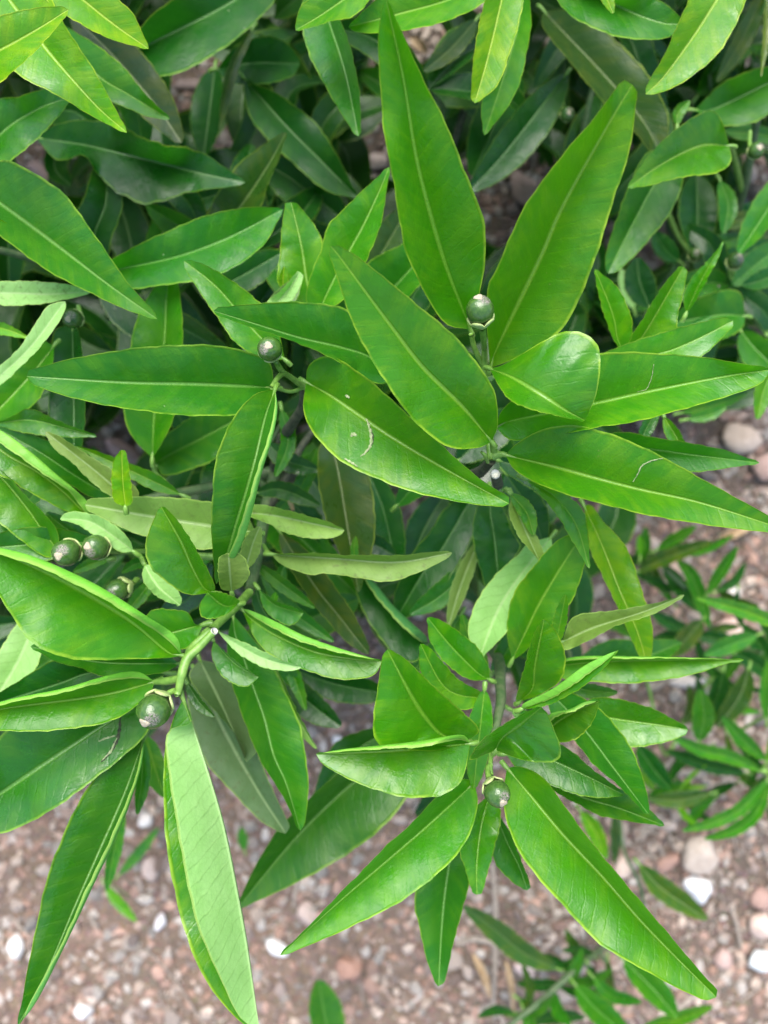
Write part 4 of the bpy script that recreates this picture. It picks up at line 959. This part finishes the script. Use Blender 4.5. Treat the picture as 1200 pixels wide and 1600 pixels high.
S_('m', (61, 58), [(1203, 1222), (1180, 1272), (1145, 1298), (1100, 1311)], 12, 12, tint=1.1)
S_('b', (60, 58), [(1198, 1190), (1215, 1150), (1240, 1100)], 12, 12)
S_('m', (60, 58), [(1205, 1210), (1240, 1230), (1280, 1260)], 12, 12)
S_('g', (62, 60), [(1196, 1212), (1175, 1245), (1145, 1270)], 12, 12)
stem(spray, [(1160, 1140, 64), (1190, 1122, 62), (1225, 1108, 60)], [.0012, .0012, .001], M_STEM, 'stem')
leaf(weed, 'y', (66, 64), [(1058, 1248), (1068, 1272), (1093, 1293)], 6, 5, tint=1.2)
leaf(weed, 'y', (66, 64), [(1060, 1236), (1085, 1208), (1104, 1196)], 4, 4, tint=1.2)
leaf(weed, 'y', (68, 67), [(1020, 1238), (1060, 1234), (1106, 1228)], 6, 6, tint=1.1)
leaf(weed, 'y', (67, 66), [(1022, 1235), (1012, 1215), (1000, 1205)], 10, 8, tint=1.1)
stem(weed, [(1050, 1240, 75), (1055, 1238, 68), (1060, 1236, 65)], [.001, .0009, .0007], M_STEM, 'stem')
# ---- low sprig at the bottom
def B_(*a, **k):
    k.setdefault('k', 1.2); return leaf(low, *thin(a, .95), **k)
B_('g', (64, 60), [(872, 1514), (820, 1490), (770, 1450), (724, 1415)], 20, 19, tint=1.15, label='blurred leaf pointing up left over the twigs')
B_('g', (62, 60), [(1000, 1352), (1030, 1385), (1065, 1410), (1106, 1437)], 19, 18, tint=1.2, label='greyish leaf lying beside the white marble chip')
B_('y', (62, 60), [(908, 1268), (928, 1295), (948, 1342)], 13, 14, tint=.9)
B_('g', (66, 66), [(960, 1272), (962, 1310), (960, 1350)], 9, 9, tint=.7)
B_('d', (68, 68), [(875, 1535), (845, 1540), (808, 1537)], 10, 11, tint=1.3)
B_('m', (64, 62), [(928, 1528), (955, 1555), (1003, 1566)], 12, 12)
B_('m', (63, 60), [(900, 1540), (930, 1575), (985, 1622)], 22, 20, tint=1.1)
B_('m', (60, 58), [(975, 1500), (1020, 1545), (1058, 1590)], 24, 20, tint=1.1)
B_('b', (63, 60), [(1005, 1605), (1060, 1592), (1114, 1572)], 13, 13)
B_('d', (68, 68), [(830, 1598), (870, 1588), (915, 1590)], 13, 12)
B_('m', (68, 68), [(875, 1508), (895, 1502), (922, 1500)], 6, 6)
B_('m', (68, 68), [(812, 1562), (830, 1575), (835, 1600)], 11, 10, tint=1.1)
B_('g', (68, 68), [(950, 1500), (952, 1540), (955, 1590)], 8, 8)
leaf(seed1, 'm', (66, 64), [(520, 1640), (508, 1590), (498, 1531)], 24, 30, tint=1.1)
stem(seed1, [(520, 1620, 75), (520, 1638, 68), (520, 1640, 66)], [.0012, .001, .0009], M_STEM, 'stem')
leaf(seed2, 'm', (70, 69), [(186, 1367), (215, 1335), (248, 1293)], 8, 8, tint=1.2)
leaf(seed2, 'b', (68, 67), [(165, 1383), (180, 1405), (213, 1440)], 9, 9, tint=1.2)
stem(seed2, [(200, 1400, 75), (180, 1385, 71), (170, 1378, 69)], [.0008, .0008, .0007], M_STEM, 'stem')
leaf(seed3, 'm', (72, 71), [(382, 1328), (379, 1310), (377, 1292)], 8, 8, tint=1.3)
stem(seed3, [(382, 1325, 75), (382, 1328, 72)], [.0006, .0005], M_STEM, 'stem')

# ------------------------------------------------------------------ fruit
def uvsphere(nu=28, nv=18):
    v, f = [], []
    for i in range(nv + 1):
        th = math.pi * i / nv
        for j in range(nu):
            ph = 2 * math.pi * j / nu
            v.append((math.sin(th) * math.cos(ph), math.sin(th) * math.sin(ph), math.cos(th)))
    for i in range(nv):
        for j in range(nu):
            k = (j + 1) % nu
            f.append((i * nu + j, (i + 1) * nu + j, (i + 1) * nu + k, i * nu + k))
    return np.array(v), f
SV, SF = uvsphere()
def fruit(pl, x, y, r, d, axis, stalk=None, label=None, spin=0.0):
    """axis: picture direction and lift of the blossom end; r in photograph pixels"""
    c = P(x, y, d); R = .95 * r * d / 100 / F
    ax_ = Vector((axis[0], -axis[1], axis[2])).normalized()
    q = ax_.to_track_quat('Z', 'Y'); m = q.to_matrix() @ Matrix.Rotation(spin, 3, 'Z')
    k = .005 / R
    v = SV * R * (1 + .02 * np.sin(SV[:, :1] * 5 + x) + .015 * np.sin(SV[:, 1:2] * 7 + y)) * [1, 1, 1.04]
    v[:, 2] -= .03 * R * np.exp(-((SV[:, 0] ** 2 + SV[:, 1] ** 2) * 18)) * (SV[:, 2] > 0)
    me = bpy.data.meshes.new('fruit'); me.from_pydata((v * k).tolist(), [], SF); me.materials.append(M_FRUIT)
    me.polygons.foreach_set('use_smooth', [True] * len(me.polygons))
    o = bpy.data.objects.new('fruit', me); COL.objects.link(o)
    place(o, c, pl); o.rotation_euler = m.to_euler(); o.scale = (1 / k,) * 3
    if label: o['label'] = label
    def child(name, vv, ff, mat):
        me = bpy.data.meshes.new(name); me.from_pydata((np.array(vv) * k).tolist(), [], ff); me.materials.append(mat)
        me.polygons.foreach_set('use_smooth', [True] * len(me.polygons))
        b = bpy.data.objects.new(name, me); COL.objects.link(b); b.parent = o; return b
    # stylar scar: a little raised disc
    vs_, fs_ = [], []
    rr = [0, .13, .23, .30, .33]; zz = [1.065, 1.075, 1.065, 1.03, .93]
    for a_, z_ in zip(rr, zz):
        for j in range(14):
            ph = 2 * math.pi * j / 14; w = 1 + .15 * math.sin(3 * ph + x)
            vs_.append((a_ * w * math.cos(ph) * R, a_ * w * math.sin(ph) * R, z_ * R))
    for i in range(4):
        for j in range(14):
            fs_.append((i * 14 + j, (i + 1) * 14 + j, (i + 1) * 14 + (j + 1) % 14, i * 14 + (j + 1) % 14))
    child('style_scar', vs_, fs_, M_SCAR)
    # calyx: a lobed cup at the stalk end
    vs_, fs_ = [], []
    ring = [(0.17, -1.5), (.36, -1.36), (.58, -1.12), (.78, -.86), (.93, -.60)]
    nj = 40
    for i, (a_, z_) in enumerate(ring):
        for j in range(nj):
            ph = 2 * math.pi * j / nj; lobe = (abs(math.cos(2.5 * ph)) ** .6)
            t = i / 4.0
            a2 = a_ * (1 + .16 * t * (lobe - .4)); z2 = z_ - .38 * t * t * (1 - lobe)
            vs_.append((a2 * math.cos(ph) * R, a2 * math.sin(ph) * R, z2 * R))
    n1 = len(vs_)
    for i, (a_, z_) in enumerate(ring):       # inner skin
        for j in range(nj):
            q_ = vs_[i * nj + j]; vs_.append((q_[0] * .92, q_[1] * .92, q_[2] + .09 * R))
    for i in range(4):
        for j in range(nj):
            k2 = (j + 1) % nj
            fs_.append((i * nj + j, i * nj + k2, (i + 1) * nj + k2, (i + 1) * nj + j))
            fs_.append((n1 + i * nj + j, n1 + (i + 1) * nj + j, n1 + (i + 1) * nj + k2, n1 + i * nj + k2))
    for j in range(nj):
        k2 = (j + 1) % nj
        fs_.append((4 * nj + j, 4 * nj + k2, n1 + 4 * nj + k2, n1 + 4 * nj + j))
    child('calyx', vs_, fs_, M_CALYX)
    if stalk:
        e = P(*stalk); end = c - ax_ * R * 1.4
        mid = (end + e) / 2 - ax_ * R * .4
        WPOS[o.name] = c
        st = tube('stalk', [e, mid, end], [.0010, .0010, .0012], M_STEM, pl, 8)
    return o
fruit(shrub, 240, 1111, 28, 30.2, (-.35, .55, .85), (277, 1086, 30.9), 'largest fruit, with a grey corky scab', .6)
fruit(shrub, 421, 545, 20.5, 30.6, (.05, -.05, 1), (441, 580, 32.2), 'fruit above the folded glossy leaf', 1.0)
fruit(shrub, 750, 484, 23.5, 28.2, (-.22, -.85, .75), (757, 545, 31.5), 'fruit between the two tall upright leaves, pale calyx below it', 2.2)
fruit(shrub, 777, 1240, 21.5, 30.4, (.35, .5, .8), (767, 1195, 31.6), 'fruit hanging over the lower right cluster, scab catching the light', .3)
fruit(shrub, 103, 864, 22.5, 32.3, (-.2, .2, .95), (150, 862, 34.5), 'fruit at the left, behind the edge of the big curled leaf', 1.5)
fruit(shrub, 149, 855, 21, 32.6, (-.3, -.1, .9), (185, 862, 35.2), 'fruit touching its neighbour under the short pale leaf', .2)
fruit(shrub, 183, 922, 19, 34.2, (-.6, .3, .5), (212, 905, 35.5), 'dark fruit half hidden behind the big curled leaf', 1.0)
fruit(shrub, 113, 498, 16, 37.3, (-.1, .25, .95), (122, 478, 38.6), 'small fruit between the strap leaf and the deep shade', .9)
fruit(right, 1182, 235, 13, 42.5, (0, .1, 1), (1172, 205, 44), 'fruit at the right edge', .5)
fruit(right, 1149, 407, 13.5, 47, (.15, -.4, .85), (1148, 440, 49.5), 'fruit on a short upright stalk', 1.9)
fruit(right, 1088, 396, 12, 50, (.1, -.2, .9), (1075, 402, 54), None, .9)
fruit(right, 1118, 451, 8, 50, (0, 0, 1), (1130, 470, 54), None, 2.9)
fruit(shrub, 887, 178, 12, 45, (0, .3, .9), (880, 160, 47), 'blurred fruit in the dark gap left of the big upright leaf tip', .9)
stem(shrub, [(446, 762, 41), (452, 780, 40.6), (458, 797, 40.4)], [.001, .0014, .0008], M_STRAW, 'dead_twig')
stem(shrub, [(283, 1060, 30.9), (262, 1064, 31.6), (240, 1066, 32)], [.0014, .0016, .0009])
stem(shrub, [(333, 974, 33), (326, 974, 33), (312, 978, 33)], [.0011, .0011, .0008])
stem(shrub, [(412, 852, 36), (418, 862, 35.4), (426, 866, 35)], [.0009, .0009, .0007])
# pedicel nubs beside the centre shoot
stem(shrub, [(762, 722, 31.6), (758, 712, 31), (752, 706, 30.8)], [.0007, .0008, .0005])
stem(shrub, [(772, 705, 31.2), (770, 694, 30.8), (768, 689, 30.6)], [.0014, .0012, .001])
stem(shrub, [(770, 715, 32), (783, 710, 31.9), (792, 711, 31.8)], [.0012, .0012, .001])
# ------------------------------------------------------------------ inner leaves of the shrubs, and unseen outer leaves added for shade
protos = []
for i in range(9):
    r_ = random.Random(700 + i)
    G, fs, at, ln = leaf_grid([(600, 800), (600 + r_.uniform(-12, 12), 700), (600 + r_.uniform(-25, 25), 610), (600 + r_.uniform(-50, 50), 500)], r_.uniform(38, 52), r_.uniform(38, 52), (40, 39 + r_.uniform(-1, .4), 41), k=1.0 + r_.uniform(.03, .2), seed=900 + i, n=24)
    o0 = G[0, len(TC) - 1]
    me = bpy.data.meshes.new('leaf'); me.from_pydata((G.reshape(-1, 3) - o0).tolist(), [], fs)
    me.polygons.foreach_set('use_smooth', [True] * len(me.polygons))
    for k_, a_ in at.items():
        aa = me.attributes.new(k_, 'FLOAT', 'POINT'); aa.data.foreach_set('value', a_)
    me.materials.append(M_LEAF); protos.append(me)

GAPS = [(585, 235, 42), (815, 295, 42), (790, 345, 26), (290, 128, 24), (660, 60, 22), (55, 262, 26), (140, 465, 18), (192, 705, 36), (650, 768, 26), (545, 1010, 30), (660, 965, 24), (610, 775, 24), (700, 1010, 26),
        (350, 222, 8), (1165, 272, 30), (1010, 395, 26), (480, 1130, 60), (150, 1000, 10), (560, 1150, 50), (725, 965, 18), (575, 1045, 14)]
def in_gap(pts, extra=0):
    for (x, y, r) in GAPS:
        for q in pts:
            if (q[0] - x) ** 2 + (q[1] - y) ** 2 < (r + extra) ** 2: return True
    return False
ri = random.Random(21)
def inner(pl, region, count, dlo, dhi, smax=1.0):
    n = 0; tries = 0
    while n < count and tries < 8000:
        tries += 1
        x0, y0, x1, y1 = region
        cx, cy = ri.uniform(x0, x1), ri.uniform(y0, y1)
        d = ri.uniform(dlo, dhi)
        m = ri.randint(3, 5); a0 = ri.uniform(0, 6.28)
        twig_done = False
        for k in range(m):
            a = a0 + k * 2.4 + ri.uniform(-.3, .3)
            s = ri.uniform(.6, 1.0) * smax
            lenpx = .095 * s * F / (d / 100)
            pts = [(cx + math.cos(a) * lenpx * t, cy - math.sin(a) * lenpx * t) for t in (.15, .4, .6, .8, 1.0)]
            if in_gap(pts, 20): continue
            if not (-150 < pts[2][0] < 1350 and -150 < pts[2][1] < 1100): continue
            o = bpy.data.objects.new('leaf', protos[ri.randrange(9)]); COL.objects.link(o)
            place(o, P(cx, cy, d), pl)
            o.rotation_euler = (ri.uniform(-.5, .25), ri.uniform(-.5, .5), a - math.pi / 2)
            o.scale = (s, s, s)
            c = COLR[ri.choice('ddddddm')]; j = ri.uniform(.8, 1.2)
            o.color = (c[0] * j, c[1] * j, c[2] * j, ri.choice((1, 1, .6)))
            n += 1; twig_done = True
        if twig_done and not in_gap([(cx, cy)], 5):
            pp = P(cx, cy, d); q = Vector((pp.x, pp.y, pp.z))
            tube('branch', [q + Vector((ri.uniform(-.03, .03), ri.uniform(-.03, .03), -.07)), q + Vector((ri.uniform(-.01, .01), ri.uniform(-.01, .01), -.03)), q], [.0022, .0018, .001], M_WOODY, pl, 5)
for q in [('m', (38, 37), [(400, 880), (440, 912), (492, 950)], 10, 12), ('m', (39, 38), [(408, 895), (450, 950), (522, 1003)], 13, 14),
          ('d', (37.5, 36.5), [(395, 905), (412, 955), (452, 1000)], 14, 12), ('m', (41, 40), [(445, 880), (430, 940), (452, 1010)], 14, 16),
          ('b', (38, 37), [(762, 1045), (735, 1000), (722, 960)], 14, 13), ('m', (40, 39), [(770, 1050), (800, 1000), (790, 950)], 18, 16),
          ('m', (37, 36.4), [(875, 1065), (915, 1078), (965, 1082)], 11, 13), ('b', (38, 37.5), [(800, 1110), (840, 1130), (885, 1120)], 14, 14),
          ('m', (41, 40), [(740, 880), (690, 930), (640, 960)], 18, 20), ('d', (41, 41), [(620, 870), (580, 850), (530, 850)], 16, 16),
          ('m', (42, 41), [(720, 960), (690, 1010), (640, 1050)], 18, 18), ('m', (39, 38), [(470, 1080), (440, 1040), (400, 1020)], 14, 14),
          ('m', (41, 40), [(620, 790), (650, 760), (700, 740)], 18, 18), ('b', (39, 38.5), [(418, 1000), (455, 1050), (478, 1110)], 12, 12),
          ('d', (40, 39), [(415, 690), (450, 720), (500, 735)], 15, 17), ('m', (39, 38.4), [(440, 640), (450, 690), (430, 745)], 13, 12), ('d', (40, 39), [(400, 770), (440, 765), (500, 790)], 14, 15), ('m', (41, 40), [(430, 800), (470, 760), (495, 700)], 13, 14),
          ('m', (37, 36.5), [(250, 880), (215, 880), (190, 895)], 9, 10), ('b', (36.5, 36), [(240, 905), (215, 935), (195, 960)], 12, 11),
          ('m', (37, 36), [(120, 790), (165, 810), (215, 830)], 10, 10), ('m', (38, 37), [(30, 800), (60, 760), (70, 720)], 14, 14),
          ('d', (40, 39), [(250, 960), (300, 930), (330, 880)], 20, 20), ('m', (39, 38), [(330, 870), (300, 880), (262, 880)], 12, 14)]:
    L(*q)
rq = random.Random(9)
for i in range(30):
    cx, cy = rq.uniform(985, 1200), rq.uniform(840, 1260); a = rq.uniform(0, 6.28); ln_ = rq.uniform(60, 110)
    R_(rq.choice('ddmg'), (rq.uniform(66, 70), rq.uniform(64, 69)), [(cx, cy), (cx + math.cos(a + .25) * ln_ * .5, cy + math.sin(a + .25) * ln_ * .5), (cx + math.cos(a) * ln_, cy + math.sin(a) * ln_)], rq.uniform(7, 13), rq.uniform(7, 13), tint=rq.uniform(.8, 1.3), pet=8)
for i in range(12):
    t_ = rq.random(); cx, cy = 940 - 140 * t_ + rq.uniform(-10, 10), 1490 + 100 * t_ + rq.uniform(-8, 8); a = rq.uniform(0, 6.28); ln_ = rq.uniform(50, 95)
    B_(rq.choice('dmmg'), (rq.uniform(66, 69), rq.uniform(64, 68)), [(cx, cy), (cx + math.cos(a + .25) * ln_ * .5, cy + math.sin(a + .25) * ln_ * .5), (cx + math.cos(a) * ln_, cy + math.sin(a) * ln_)], rq.uniform(7, 12), rq.uniform(7, 12), tint=rq.uniform(.8, 1.3), pet=8)
inner(shrub, (-60, -60, 900, 1000), 60, 43, 56)
inner(shrub, (-60, 60, 400, 1080), 30, 42, 56)
inner(shrub, (200, 560, 960, 1060), 26, 44, 56, .8)
inner(right, (920, -60, 1260, 560), 60, 50, 62, .75)

# the deepest leaves, seen only as dark green shapes between the others, plus unseen leaves added to cast shade: one joined part
def leaf_mass(pl, regions, seed):
    r_ = random.Random(seed)
    src = []
    for me in protos:
        nv = len(me.vertices); co = np.empty(nv * 3); me.vertices.foreach_get('co', co)
        at = {}
        for k_ in ('dr', 'dm', 'vn', 'sv'):
            a_ = np.empty(nv); me.attributes[k_].data.foreach_get('value', a_); at[k_] = a_.reshape(24, -1)[::2, ::2].ravel()
        g = co.reshape(24, -1, 3)[::2, ::2]; m_ = g.shape[1]
        f = np.array([(i * m_ + j, i * m_ + j + 1, (i + 1) * m_ + j + 1, (i + 1) * m_ + j) for i in range(g.shape[0] - 1) for j in range(m_ - 1)])
        src.append((g.reshape(-1, 3), f, at))
    V, Fc, A, off = [], [], {k_: [] for k_ in ('dr', 'dm', 'vn', 'sv')}, 0
    for (x0, y0, x1, y1, num, dlo, dhi) in regions:
        n = 0
        while n < num:
            cx, cy, d = r_.uniform(x0, x1), r_.uniform(y0, y1), r_.uniform(dlo, dhi)
            a = r_.uniform(0, 6.28); s = r_.uniform(.6, 1.0); lenpx = .095 * s * F / (d / 100)
            pts = [(cx + math.cos(a) * lenpx * t, cy - math.sin(a) * lenpx * t) for t in (0, .2, .4, .6, .8, 1.0)]
            n += 1
            if x0 > -450 and in_gap(pts, 14): continue
            if x0 < -450 and any(-55 < q[0] < 1255 and -55 < q[1] < 1655 for q in pts): continue
            v, f, at = src[r_.randrange(9)]
            R_m = np.array((Matrix.Rotation(a - math.pi / 2, 3, 'Z') @ Matrix.Rotation(r_.uniform(-.6, .6), 3, 'Y') @ Matrix.Rotation(r_.uniform(-.6, .3), 3, 'X')))
            q = (v * s) @ R_m.T + np.array(P(cx, cy, d))
            V.append(q); Fc.append(f + off); off += len(v)
            for k_ in A: A[k_].append(at[k_] if k_ != 'sv' else at[k_])
    o = mesh_obj('joined_foliage', np.concatenate(V), np.concatenate(Fc).tolist(), M_LEAF, pl, origin=tuple(WPOS[pl.name]),
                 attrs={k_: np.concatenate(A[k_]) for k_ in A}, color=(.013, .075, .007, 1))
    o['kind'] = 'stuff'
    return o
leaf_mass(shrub, [(-80, -80, 960, 560, 420, 50, 68), (-80, 400, 900, 1040, 330, 50, 68),
                  (-700, -800, 1500, -60, 210, 35, 50), (-900, -300, -60, 1150, 170, 35, 52), (-500, -500, 1400, -60, 200, 46, 66), (-500, -60, -60, 1150, 120, 46, 66)], 4)  # regions outside the view: leaves added to block sky light and shade inner leaves
leaf_mass(right, [(900, -80, 1300, 560, 170, 56, 70)], 5)

assert sum(1 for o in shrub.children if o.name.split('.')[0] == 'leaf') <= 300
